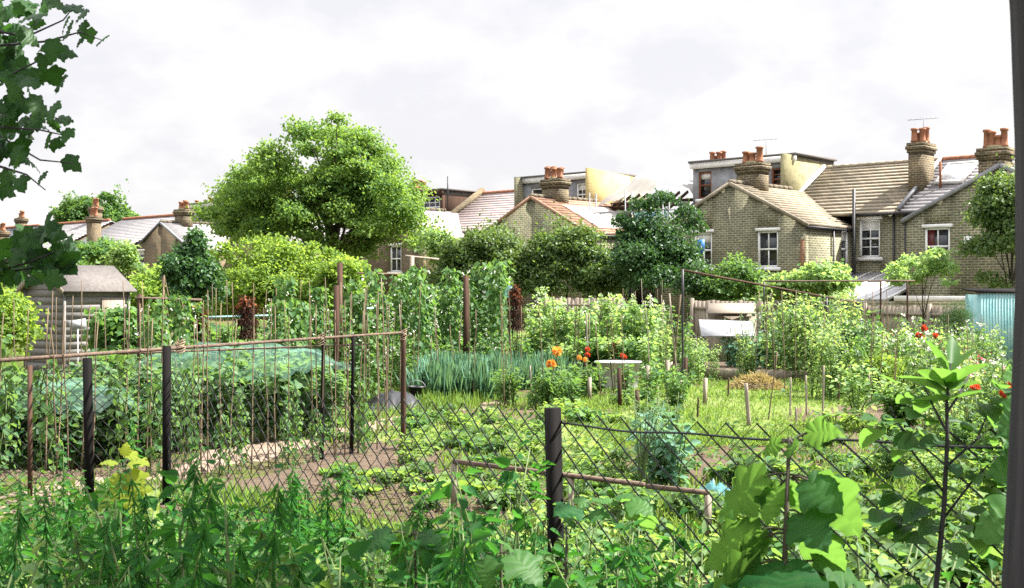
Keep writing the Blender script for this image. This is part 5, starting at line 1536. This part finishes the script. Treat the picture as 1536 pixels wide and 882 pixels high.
# peas and tall mixed plants
PE = Planter([p_tall(61, 1.75, .3, 330, .09, 'pale', T_O, 10, 'pea_plant', 'pea plant', 'white', 12, .035), p_tall(62, 1.9, .26, 360, .08, 'pale', T_O, 10, 'pea_plant', 'pea plant', 'ochre', 8, .04), p_tall(63, 1.6, .3, 330, .095, 'bean', T_O, 9, 'pea_plant', 'pea plant', 'white', 8, .035)])
scatter(PE, line(1140, 26, 1290, 25, 9, .3) + line(1150, 28, 1300, 27, 9, .3) + line(1160, 31, 1310, 30, 8, .3), 'tall pale pea plant under the sloping dark rail', 'pea plants under the sloping rail', (.8, 1.1))
scatter(PE, line(1005, 26.5, 1140, 25.2, 8, .25) + line(1000, 24.6, 1060, 24.2, 3, .2), 'pale pea plant behind the raised bed board', 'pea plants behind the raised bed', (.45, .75))
scatter(PE, line(1225, 21, 1300, 20.5, 5, .2) + line(1240, 22.5, 1320, 22, 4, .2), 'pea plant on thin canes before the dark layered shrub', 'pea plants before the layered shrub', (.6, .85))
FL = Planter([p_tall(71, 1.25, .32, 380, .07, 'mid', T_O, 8, 'flowering_plant', 'flowering plant', 'white', 16, .045), p_tall(72, 1.3, .3, 380, .065, 'bean', T_G, 9, 'flowering_plant', 'flowering plant', 'pink', 7, .045), p_tall(73, 1.2, .32, 380, .07, 'pale', T_O, 8, 'flowering_plant', 'flowering plant', 'white', 18, .04)])
scatter(FL, line(1290, 24, 1500, 21, 11, .3) + line(1300, 26.5, 1500, 24, 10, .3) + line(1300, 29, 1470, 27.5, 8, .3), 'flowering plant with small pale blooms before the grey board fence', 'flowering plants before the board fence', (.85, 1.2))
scatter(FL, line(1400, 17, 1530, 15, 6, .3) + line(1380, 19, 1530, 18, 6, .3), 'flowering plant with small white blooms below the turquoise shed', 'flowering plants below the shed', (.8, 1.1))
HB = Planter([p_bushy(75, .9, .4, 300, .09, 'pale', T_O, 'leafy_plant'), p_bushy(76, .8, .42, 300, .10, 'bean', T_W, 'leafy_plant')])
scatter(HB, [gp(U_(1330, 1530), U_(11, 15)) for _ in range(8)], 'leafy plant between the tall sapling and the leaning trunk', 'leafy plants by the trunk', (.4, .65))
scatter(HB, line(1290, 17, 1380, 16, 4, .2), 'leafy plant beside the bare dug ground', 'leafy plants by the dug ground', (.7, 1.0))
scatter(HB, line(760, 29, 860, 28, 4, .2) + line(850, 25.5, 985, 24.5, 7, .2), 'leafy plant at the foot of the raspberry thicket', 'leafy plants below the raspberries', (.9, 1.2))

# dried plants and straw
def dried(label, q, y0, y1, wpx, Y, seed, mats=('dead', 'rust')):
    p = gp(q, Y); rng = np.random.default_rng(seed); t = thing('dried_plant', label, 'dried plant', p); h = zz(y0, Y) - p[2]; r = wpx / F * Y / 2; zb = max(.05, zz(y1, Y) - p[2])
    m = MB()
    for k in range(14): a = rng.random() * 6.28; m.tube([(.1 * math.cos(a) * r, .1 * math.sin(a) * r, -.02), (r * .6 * math.cos(a), r * .6 * math.sin(a), h * .55), (r * .3 * math.cos(a), r * .3 * math.sin(a), h * (.8 + .2 * rng.random()))], .006, 4)
    m.build('stem', M['stem_dark'], t)
    L = Leaves(); cloud(L, rng, [(0, 0, zb + (h - zb) * f, r * w, r * w, (h - zb) * .2) for f, w in ((.15, .8), (.4, 1), (.65, .9), (.85, .6))], 1300, .07, T_G, .2, 1.2, .2, 0, 2.2)
    cloud(L, rng, [(0, 0, h * .9, r * .6, r * .6, h * .1)], 140, .06, T_O, .2, .8, .2, 1)
    L.build('foliage', [LF_(x) for x in mats], t); return t


LF_ = lambda k: M[k]
dried('tall dead brown plant with rusty top against the bean wall', 772, 431, 500, 26, 25.2, 1)
dried('dark bundle of dried stalks hanging among canes past the netting', 370, 447, 512, 40, 19.5, 2)
dried('dark bundle of dried stalks beside the foot of the wigwam', 298, 462, 515, 26, 18.5, 3)
t = thing('scarecrow_bag', 'pale blue bag tied above the dead brown plant', 'bag', gp(764, 25.4)); m = MB(); m.tube([(0, 0, 0), (0, 0, 1.75)], .015, 5); m.build('stick', M['cane'], t)
m = MB(); m.lathe((0, 0, 1.72), [(.03, 0), (.09, .06), (.11, .16), (.08, .26), (.03, .31)], 9); m.build('bag', M['bluenet'], t)
p = G(1135, 586); t = thing('straw_heap', 'heap of dry straw on the grass beside the raised bed', 'straw heap', p); rng = np.random.default_rng(9)
n = 9000; a = rng.random(n) * 6.283; rr_ = rng.random(n) ** .6; hgt = .3 * (1 - rr_ ** 2); pos = np.stack([np.cos(a) * rr_ * .52, np.sin(a) * rr_ * .42, hgt * (.6 + .4 * rng.random(n))], 1)
L = Leaves(); d_ = unit(rng, n) * [1, 1, .35]; L.put(T_G, pos, d_, unit(rng, n) + [0, 0, .6], .13 * (.5 + rng.random(n)), rng.random(n), 0, .7); L.build('straw', M['straw'], t)
m = MB(); m.lathe((0, 0, -.02), [(.48, 0), (.4, .14), (.2, .25), (.02, .28)], 14); m.build('core', M['soil'], t)
for P_ in (BE, BY, BR, MD, RP, ON, GC, LT, LW, BB, FB, PE, FL, HB, Planter_BF): P_.done()

# ------------------------------------------------------------------ grass and weeds nobody could count
rng = np.random.default_rng(5)
L = Leaves()
n = 80000
Yg = 8.5 + 30 * rng.random(n) ** 1.5; pxg = rng.uniform(-40, 1560, n); xg = (pxg - CX) / F * Yg
nz = np.sin(xg * 1.3 + 2) * np.cos(Yg * .9) + np.sin(xg * .5 - Yg * .6) + rng.normal(size=n) * .5
soilzone = ((pxg < 660) & (Yg < 15.2) & (Yg > 9.6))
keep = (nz > -.1) & ~soilzone; xg, Yg = xg[keep], Yg[keep]; n = len(xg)
pos = np.stack([xg, Yg, ground(xg, Yg) - .005], 1); o = unit(rng, n) * [.7, .7, 0]
L.put(T_G, pos, o * rng.random((n, 1)) + [0, 0, .8], unit(rng, n) + [0, -.3, .2], .10 * (.5 + rng.random(n)), rng.random(n), 0, 1.6)
tag(L.build('grass', LF['grass']), 'short rough grass between the beds', 'grass', kind='stuff')
L = Leaves(); n = 30000                       # close turf of the grass path by the stakes
pxg = rng.uniform(870, 1310, n); pyg = rng.uniform(572, 672, n); Yg = F * H / (pyg - HY); xg = (pxg - CX) / F * Yg
keep = np.sin(xg * 2.1 + 1) * np.cos(Yg * 1.7) + rng.normal(size=n) * .5 > -.45; xg, Yg = xg[keep], Yg[keep]; n = len(xg)
L.put(T_G, np.stack([xg, Yg, ground(xg, Yg) + .01], 1), unit(rng, n) * [.8, .8, 0] + [0, 0, .7], unit(rng, n) + [0, 0, .4], .085 * (.4 + rng.random(n)), rng.random(n), 0, 1.8)
tag(L.build('turf', LF['grass']), 'close green turf between the stakes and the raised bed', 'turf', kind='stuff')
L = Leaves(); n = 42000
Yg = 7.5 + 32 * rng.random(n) ** 1.3; pxg = rng.uniform(-60, 1580, n); xg = (pxg - CX) / F * Yg
nz = np.sin(xg * 1.1 - 1) * np.cos(Yg * .7 + 1) + np.sin(xg * .37 + Yg * .5) + rng.normal(size=n) * .6
keep = (nz > .2) & ~((pxg < 660) & (Yg < 15.5) & (Yg > 10.4) & (rng.random(n) > .06)); xg, Yg = xg[keep], Yg[keep]; n = len(xg)
pos = np.stack([xg, Yg, ground(xg, Yg) + .12 * rng.random(n) ** 2], 1)
L.put(T_O, pos, unit(rng, n) * [1, 1, .3], unit(rng, n) * .6 + [0, 0, 1], .075 * (.5 + rng.random(n)), rng.random(n), 0)
tag(L.build('ground_weeds', LF['cover']), 'low weeds covering the ground of the beds', 'weeds', kind='stuff')

# ------------------------------------------------------------------ foreground: nettles, saplings, branch, trunk
T_A = half_leaf([(.1, .06), (.2, .3), (.19, .55), (.1, .85)], .1, .2)


def p_nettle(seed, h=.85, n=17, size=.085, leaf='nettle'):
    rng = np.random.default_rng(seed); t = proto('nettle', 'nettle'); m = MB(); L = Leaves()
    bx_, by_ = rng.normal(size=2) * .08
    P = lambda s: np.array([bx_ * s * s, by_ * s * s, h * s])
    m.tube([P(s) - [0, 0, .03 * (s == 0)] for s in np.linspace(0, 1, 7)], [.0045, .0045, .004, .004, .003, .002, .001], 5); m.build('stem', M['stem'], t)
    pos = []; d = []; sz = []
    for k in range(n):
        s = .12 + .88 * k / (n - 1); a = k * 1.57 + rng.normal() * .25
        for q in (0, 3.14159):
            o = np.array([math.cos(a + q), math.sin(a + q), 0]); pos.append(P(s) + o * .012); d.append(o + [0, 0, -.25 + .75 * s ** 5 + rng.normal() * .15]); sz.append(size * (1.05 - .75 * max(0, s - .55) / .45) * (.8 + .4 * rng.random()))
    pos = np.array(pos); d = np.array(d); k = len(pos)
    L.put(T_N, pos, d, np.array([0, 0, 1.]) + unit(rng, k) * .3, np.array(sz), rng.random(k), 0)
    kk = 60; s = .5 + .48 * rng.random(kk); ps = np.array([P(q) for q in s])     # flower tassels at the leaf joints
    o = unit(rng, kk) * [1, 1, 0]; L.put(T_G, ps, o * .6 + [0, 0, -.6], unit(rng, kk), np.full(kk, .05), rng.random(kk), 0, 1.4)
    L.build('foliage', LF[leaf], t); return t


NE = Planter([p_nettle(1), p_nettle(2, .95, 21, .075), p_nettle(3, .75, 17, .07), p_nettle(4, .9, 19, .085), p_nettle(5, .8, 18, .07, 'cover')])
pts = []
for _ in range(6000):
    Y = 2.4 + 6.2 * rng.random() ** .8; q = rng.uniform(-60, 1000); x = tx(q, Y)
    if Y > float(fence_y(x)) + .5 or Y < 2.6: continue
    yt = (752 if q < 480 else 764 + (q - 480) * .13) + 22 * math.sin(q * .021 + 1) + 16 * math.sin(q * .053) + rng.uniform(-14, 22)
    if q > 640 and rng.random() < .55: continue
    g_ = float(ground(x, Y)); room = zz(yt, Y) - g_
    if room < .3 or any((x - p[0]) ** 2 + (Y - p[1]) ** 2 < .022 for p in pts[-400:]): continue
    pts.append((x, Y, g_, room))
pts = pts[:270]
for (x, Y, g_, room) in pts:
    s = min(1.2, room / .85) * rng.uniform(.55, 1.12)
    NE.put((x, Y, g_), rng.uniform(0, 6.28), (s * .9, s * .9, s), 'dark green nettle in the thicket before the chain link fence', 'nettles before the chain link fence', (rng.normal() * .07, rng.normal() * .07))
for (q, y_, Y) in ((95, 664, 6.4), (205, 640, 6.6), (338, 690, 6.0), (430, 712, 5.2), (545, 680, 5.0), (250, 712, 5.6), (490, 735, 4.6), (20, 695, 6.2), (600, 770, 4.0), (290, 722, 4.8), (60, 715, 5.6), (160, 730, 5.0), (395, 740, 4.4), (120, 745, 4.4), (570, 745, 4.3), (330, 760, 3.8), (35, 735, 5.0), (190, 705, 5.2), (225, 745, 4.2), (365, 725, 4.9), (460, 700, 5.0), (515, 715, 4.6), (580, 720, 4.5), (660, 775, 3.9), (700, 790, 3.7), (135, 700, 5.8), (75, 760, 4.0)):
    x = tx(q, Y); g_ = float(ground(x, Y)); s = (zz(y_, Y) - g_) / .87
    NE.put((x, Y, g_), q, (1.0 * s, 1.0 * s, s), 'tallest nettle spires standing clear of the thicket', 'tall nettle spires', (0, 0))
NE.done()
WD_ = Planter([p_bushy(91, .55, .3, 260, .062, 'cover', T_N, 'bushy_weed', 'weed', 8), p_bushy(92, .6, .28, 300, .05, 'bean', T_O, 'bushy_weed', 'weed', 8), p_tall(93, .75, .2, 300, .05, 'nettle', T_N, 8, 'bushy_weed', 'weed'), p_bushy(94, .5, .3, 160, .075, 'mid', T_S, 'bushy_weed', 'weed', 6), p_tall(95, .7, .22, 300, .045, 'pale', T_A, 8, 'bushy_weed', 'weed')])
k = 0
while k < 110:
    Y = rng.uniform(2.7, 8.6); q = rng.uniform(-40, 1540); x = tx(q, Y)
    if Y > float(fence_y(x)) + 1.8: continue
    yt = 775 if q < 480 else (790 if q < 800 else 808); g_ = float(ground(x, Y)); room = zz(yt + rng.uniform(-20, 40), Y) - g_
    if room < .2: continue
    WD_.put((x, Y, g_), rng.uniform(0, 6.28), min(1.2, room / .6) * rng.uniform(.6, 1.1), 'mixed leafy weed growing along the foot of the fence', 'weeds along the fence', (rng.normal() * .08, rng.normal() * .08)); k += 1
WD_.done()
# low bramble and weeds under the nettles
L = Leaves(); n = 24000
Yw = 1.9 + 7.4 * rng.random(n); q = rng.uniform(-120, 1660, n); xw = tx(q, Yw); fy = fence_y(xw)
ok = (Yw < fy + 2.2) & ((q < 1000) | (rng.random(n) < .7)); xw, Yw, q = xw[ok], Yw[ok], q[ok]; n = len(xw)
gz = ground(xw, Yw); zlim = np.maximum(.04, np.minimum(.42, (H - (np.where(q < 480, 785, 805) - HY) / F * Yw) - gz)) * np.where(q > 1000, .8, 1)
pos = np.stack([xw, Yw, gz + zlim * rng.random(n)], 1)
L.put(T_N, pos, unit(rng, n) * [1, 1, .4] + [0, 0, -.1], unit(rng, n) * .6 + [0, 0, 1], .075 * (.4 + 1.1 * rng.random(n) ** 2), rng.random(n), 0)
tag(L.build('undergrowth', LF['nettle']), 'dense low undergrowth at the foot of the nettles', 'undergrowth', kind='stuff')


def leaf_list(L, specs, rng, T=T_S, mi=0):
    """specs: (base point, tip point, upward normal, tint)"""
    B = np.array([s[0] for s in specs]); E = np.array([s[1] for s in specs]); N = np.array([s[2] for s in specs], float)
    d = E - B; L.put(T, B, d, N + rng.normal(size=N.shape) * .2, np.linalg.norm(d, axis=1), np.array([s[3] for s in specs]), mi)


def sapling(name, label, q, ybase, ytop, Y, leaves, leaf, seed, rad=.008, lean=0, stem='stem_dark', cat='sapling', T=T_S, group=None):
    """leaves: (node px, node py, tip px, tip py, depth step of the tip, tint)"""
    rng = np.random.default_rng(seed); base = gp(q + lean, Y); t = thing(name, label, cat, base)
    m = MB(); top = at(q, ytop, Y); pts = [base - [0, 0, .03]] + [base + (top - base) * s + rng.normal(size=3) * [.006, .006, 0] for s in (.25, .5, .75)] + [top]
    m.tube(pts, [rad * 1.25, rad * 1.1, rad, rad * .8, rad * .45], 7); sp_ = []
    for (nx_, ny_, ex_, ey_, dy, tint, *nn) in leaves:
        a = at(nx_, ny_, Y); e = at(ex_, ey_, Y + dy); v = e - a; l = np.linalg.norm(v)
        pet = a + v * .33 + np.array([0, 0, .10 * l]); m.tube([a, a + v * .17 + [0, 0, .08 * l], pet], rad * .32, 5)
        nrm = np.array([v[0] * .0, -.75, .75]) if abs(v[2]) > .5 * l else np.array([0, -.35, 1.0])
        if nn: nrm = np.array(nn[0])
        sp_.append((pet - v * .02, e, nrm, tint))
    m.build('stem', M[stem], t, local=base)
    L = Leaves(); leaf_list(L, sp_, rng, T); L.build('foliage', LF[leaf], t, base, True); return t


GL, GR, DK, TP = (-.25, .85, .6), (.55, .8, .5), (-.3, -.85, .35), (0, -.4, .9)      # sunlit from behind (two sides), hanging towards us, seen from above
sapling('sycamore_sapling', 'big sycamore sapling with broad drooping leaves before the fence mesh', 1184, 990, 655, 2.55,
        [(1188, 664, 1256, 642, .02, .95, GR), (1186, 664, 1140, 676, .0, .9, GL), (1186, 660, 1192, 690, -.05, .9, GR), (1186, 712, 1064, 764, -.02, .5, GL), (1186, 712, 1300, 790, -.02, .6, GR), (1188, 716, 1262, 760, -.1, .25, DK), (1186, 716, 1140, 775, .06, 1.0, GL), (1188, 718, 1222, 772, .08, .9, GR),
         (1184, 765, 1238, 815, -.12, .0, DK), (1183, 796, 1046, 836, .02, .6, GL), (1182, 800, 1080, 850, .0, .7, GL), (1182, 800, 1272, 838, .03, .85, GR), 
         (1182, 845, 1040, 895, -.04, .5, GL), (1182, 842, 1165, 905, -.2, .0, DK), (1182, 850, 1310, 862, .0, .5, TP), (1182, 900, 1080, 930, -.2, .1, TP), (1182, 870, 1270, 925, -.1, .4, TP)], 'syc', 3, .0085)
sapling('sycamore_sapling', 'yellow green young sycamore shoot before the two thick fence posts', 186, 800, 690, 5.4,
        [(186, 700, 150, 690, -.05, .7), (186, 700, 222, 690, -.05, .9), (186, 695, 190, 664, 0, 1.0), (186, 705, 168, 742, -.08, .8), (186, 705, 212, 738, -.08, .9), (186, 712, 205, 765, -.1, .7), (186, 735, 240, 768, -.05, .5), (186, 735, 140, 762, -.05, .4), (186, 700, 205, 672, .08, 1.0)], 'sycyoung', 4, .006)
rng = np.random.default_rng(61)
sp1 = []
for k in range(15):
    s = k / 14; nx_ = 855 + 85 * s; ny_ = 800 - 45 * math.sin(s * 2.2); a = rng.uniform(-2.6, .5); l = rng.uniform(38, 66); sp1.append((nx_, ny_, nx_ + l * math.cos(a), ny_ + l * .55 * math.sin(a) + 12, rng.uniform(-.12, .12), rng.random()))
sapling('sycamore_sapling', 'leafy sycamore shoot arching across the thick dark middle post', 850, 930, 790, 4.0, sp1, 'syc', 5, .007)
sp1 = [(q + rng.uniform(-6, 6), 800, q + rng.uniform(-70, 70), 800 + rng.uniform(-10, 60), rng.uniform(-.12, .12), rng.random()) for q in (620, 625, 615, 630, 620, 610, 640)]
sapling('sycamore_sapling', 'low sycamore seedling with a few broad leaves in the nettles', 622, 930, 795, 3.6, sp1, 'syc', 6, .006)
sp1 = [(q + rng.uniform(-6, 6), 830, q + rng.uniform(-75, 75), 830 + rng.uniform(-20, 60), rng.uniform(-.12, .12), rng.random()) for q in (750, 755, 745, 760, 750, 740, 770, 720)]
sapling('sycamore_sapling', 'broad leaved seedling low beside the thick dark middle post', 752, 950, 815, 3.3, sp1, 'syc', 7, .006)
# tall sapling on the right of the frame
sp1 = [(1426, 545, 1434, 500, .05, .95), (1424, 562, 1458, 512, .04, 1.0), (1424, 575, 1478, 536, -.05, .9), (1424, 566, 1400, 506, .05, .95), (1424, 580, 1376, 544, -.04, .9), (1425, 585, 1466, 560, .08, 1.0), (1423, 600, 1395, 570, .1, .9), (1422, 590, 1352, 552, .04, .8), (1424, 585, 1445, 540, -.1, 1.0), (1422, 600, 1370, 585, -.06, .6), (1422, 600, 1475, 575, -.05, .6), (1424, 578, 1410, 535, -.12, .9)]
for k in range(105):
    s = rng.random(); ny_ = 600 + 230 * s; sd_ = rng.choice((-1, 1)); l = rng.uniform(16, 36); a = rng.uniform(-.9, .7); off = rng.uniform(0, 110) * (1 - .3 * s); nx_ = 1420 - 10 * s + sd_ * off
    sp1.append((nx_, ny_ - off * .4, nx_ + sd_ * l * math.cos(a), ny_ - off * .4 + l * .7 * math.sin(a), rng.uniform(-.15, .15), rng.uniform(0, .7)))
t = sapling('tall_sapling', 'tall dark stemmed sapling with pale leaves at its top beside the trunk', 1422, 1000, 570, 3.05, [], 'syc', 8, .009, -18, 'bark_dark') if False else None
base = gp(1404, 3.0); t = thing('tall_sapling', 'tall dark stemmed sapling with pale leaves at its top beside the trunk', 'sapling', base)
m = MB(); m.tube([base - [0, 0, .03], at(1404, 882, 3.0), at(1416, 760, 3.0), at(1421, 660, 3.02), at(1420, 600, 3.05), at(1426, 545, 3.05)], [.008, .007, .0062, .0055, .004, .002], 7)
for (x0, y0, x1, y1, x2, y2) in ((1417, 740, 1370, 680, 1335, 610), (1419, 700, 1465, 660, 1490, 600), (1421, 650, 1400, 610, 1385, 575), (1414, 780, 1460, 720, 1500, 680), (1420, 620, 1440, 590, 1455, 560)):
    m.tube([at(x0, y0, 3.0), at(x1, y1, 3.04), at(x2, y2, 3.1)], [.004, .003, .0015], 5)
m.build('stem', M['bark_dark'], t, local=base)
L = Leaves(); sp_ = []
for (nx_, ny_, ex_, ey_, dy, tint) in sp1:
    a = at(nx_, ny_, 3.05); e = at(ex_, ey_, 3.05 + dy); sp_.append((a, e, np.array([.25, .35 if tint > .5 else -.5, 1.0]), tint))
leaf_list(L, sp_, rng, T_A); L.build('foliage', LF['syc'], t, base)
# leaves reaching in past the trunk
base = gp(1600, 2.7); t = thing('sycamore_sapling', 'bright leaf sprays reaching in beside the leaning trunk', 'sapling', base); L = Leaves(); sp_ = []
m = MB(); m.tube([base, at(1590, 700, 2.7), at(1580, 540, 2.7)], [.01, .008, .004], 6)
for (nx_, ny_, ex_, ey_, tint) in ((1580, 560, 1508, 556, 1.0), (1590, 760, 1465, 790, .6), (1590, 670, 1505, 640, .7), (1585, 600, 1500, 640, .4), (1590, 700, 1490, 700, .3)):
    a = at(nx_, ny_, 2.7); e = at(ex_, ey_, 2.66); m.tube([a, a + (e - a) * .35], .0025, 5); sp_.append((a + (e - a) * .3, e, np.array([0, -.6, 1.]), tint))
m.build('stem', M['stem_dark'], t, local=base); leaf_list(L, sp_, rng, T_S); L.build('foliage', LF['syc'], t, base, True)

# leaning trunk and its unseen crown, added to shade the foreground
p0 = np.array([tx(1521, 2.1) + .17, 2.1, .40]); t = thing('leaning_tree', 'dark leaning tree trunk at the edge beside the sapling sprays', 'tree', p0)
m = MB(); ed = [(1506, 1050), (1514, 882), (1519, 760), (1524, 600), (1526, 420), (1520, 200), (1508, 0), (1490, -200), (1460, -480)]
pts = [at(q, y_, 2.1) + [.17, 0, 0] for q, y_ in ed]; pts[0][2] = .3
m.tube(pts + [pts[-1] + [-.2, .2, 1.4], pts[-1] + [-.4, .5, 2.8]], [.18, .17, .168, .165, .16, .155, .15, .145, .14, .11, .06], 16)
rng = np.random.default_rng(14); top = pts[-1]
bl = crown_blobs(rng, top + np.array([.1, 2.2, 1.3]), (2.6, 2.6, 1.2), 44, .42, .1)
for bb in bl[:14]:
    s_ = top + [0, 0, rng.uniform(-.1, 1.6)]; e = np.array(bb[:3]); m.tube([s_, (s_ + e) / 2 + [0, 0, .25], e], [.05, .03, .008], 5)
m.build('trunk', M['bark_dark'], t, smooth=True, local=p0)
bl = [q for q in bl if q[2] - q[5] > H + .25 * q[1] + .35 and q[0] - (q[2] - 1.2) * SUN.x / SUN.z < .1 - q[3] and math.hypot(q[0] - (q[2] - 1.1) * SUN.x / SUN.z + 1.75, q[1] - (q[2] - 1.1) * SUN.y / SUN.z - 5.4) > .75 + q[3]]  # pruned so its shadow misses the big sapling and the yellow shoot
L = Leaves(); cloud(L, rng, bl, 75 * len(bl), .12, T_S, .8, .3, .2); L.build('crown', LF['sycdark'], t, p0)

# overhanging sycamore branch at the top, and the one below it
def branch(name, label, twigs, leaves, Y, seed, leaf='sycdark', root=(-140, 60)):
    rng = np.random.default_rng(seed); b_ = at(*root, Y); t = thing(name, label, 'branch', b_); m = MB()
    for tw in twigs:
        pts = [at(q, y_, Y + rng.normal() * .05) for q, y_ in tw]; m.tube(pts, list(np.linspace(.007, .0018, len(pts))), 5)
    m.build('twigs', M['bark_dark'], t, local=b_); L = Leaves(); sp_ = []
    for (q, y_, s_) in leaves:
        for r_ in range(1 if s_ > 0 else 1):
            s = abs(s_) * rng.uniform(.8, 1.05); a = rng.uniform(-2.3, 2.3) + 1.57; dy = rng.uniform(-.06, .06)
            c = at(q, y_, Y + rng.normal() * .12); v = np.array([math.cos(a) * s, 0, -abs(math.sin(a)) * s * .8]) / F * Y; v[1] = dy
            sp_.append((c - v * .5, c + v * .5, np.array([rng.normal() * .5, -.8 + rng.normal() * .3, .65]), rng.random()))
    leaf_list(L, sp_, rng); L.build('foliage', LF[leaf], t, b_, True); return t


lv = [(20, 15, 40), (45, 22, 40), (62, 8, 42), (5, 40, 40), (112, 10, 38), (120, 22, 30), (28, 48, 34), (95, 36, 34), (105, 50, 34), (122, 44, 32), (137, 55, 30), (150, 60, 24), (66, 66, 40), (76, 76, 44), (46, 55, 36), (86, 72, 34), (100, 78, 30), (10, 95, 46), (30, 95, 40), (0, 112, 40),
      (62, 95, 36), (82, 118, 38), (86, 125, 30), (45, 130, 42), (30, 155, 44), (5, 170, 40), (62, 160, 34), (76, 166, 32), (92, 178, 24), (20, 190, 46), (45, 186, 42), (80, 192, 34), (98, 202, 30), (10, 222, 40), (32, 226, 36), (85, 215, 22), (52, 246, 30), (20, 248, 36), (60, 266, 26), (110, 245, 36), (30, 276, 32), (10, 286, 34), (-20, 60, 60), (-25, 140, 60),
      (-20, 220, 60), (15, 62, 38), (35, 112, 34), (60, 185, 34), (15, 140, 40), (15, 270, 36), (40, 5, 40), (85, 3, 34), (-5, 10, 44), (0, 195, 44), (55, 112, 30), (35, 205, 30), (68, 212, 26), (5, 75, 40), (55, 40, 30), (118, 62, 26), (25, 232, 30)]
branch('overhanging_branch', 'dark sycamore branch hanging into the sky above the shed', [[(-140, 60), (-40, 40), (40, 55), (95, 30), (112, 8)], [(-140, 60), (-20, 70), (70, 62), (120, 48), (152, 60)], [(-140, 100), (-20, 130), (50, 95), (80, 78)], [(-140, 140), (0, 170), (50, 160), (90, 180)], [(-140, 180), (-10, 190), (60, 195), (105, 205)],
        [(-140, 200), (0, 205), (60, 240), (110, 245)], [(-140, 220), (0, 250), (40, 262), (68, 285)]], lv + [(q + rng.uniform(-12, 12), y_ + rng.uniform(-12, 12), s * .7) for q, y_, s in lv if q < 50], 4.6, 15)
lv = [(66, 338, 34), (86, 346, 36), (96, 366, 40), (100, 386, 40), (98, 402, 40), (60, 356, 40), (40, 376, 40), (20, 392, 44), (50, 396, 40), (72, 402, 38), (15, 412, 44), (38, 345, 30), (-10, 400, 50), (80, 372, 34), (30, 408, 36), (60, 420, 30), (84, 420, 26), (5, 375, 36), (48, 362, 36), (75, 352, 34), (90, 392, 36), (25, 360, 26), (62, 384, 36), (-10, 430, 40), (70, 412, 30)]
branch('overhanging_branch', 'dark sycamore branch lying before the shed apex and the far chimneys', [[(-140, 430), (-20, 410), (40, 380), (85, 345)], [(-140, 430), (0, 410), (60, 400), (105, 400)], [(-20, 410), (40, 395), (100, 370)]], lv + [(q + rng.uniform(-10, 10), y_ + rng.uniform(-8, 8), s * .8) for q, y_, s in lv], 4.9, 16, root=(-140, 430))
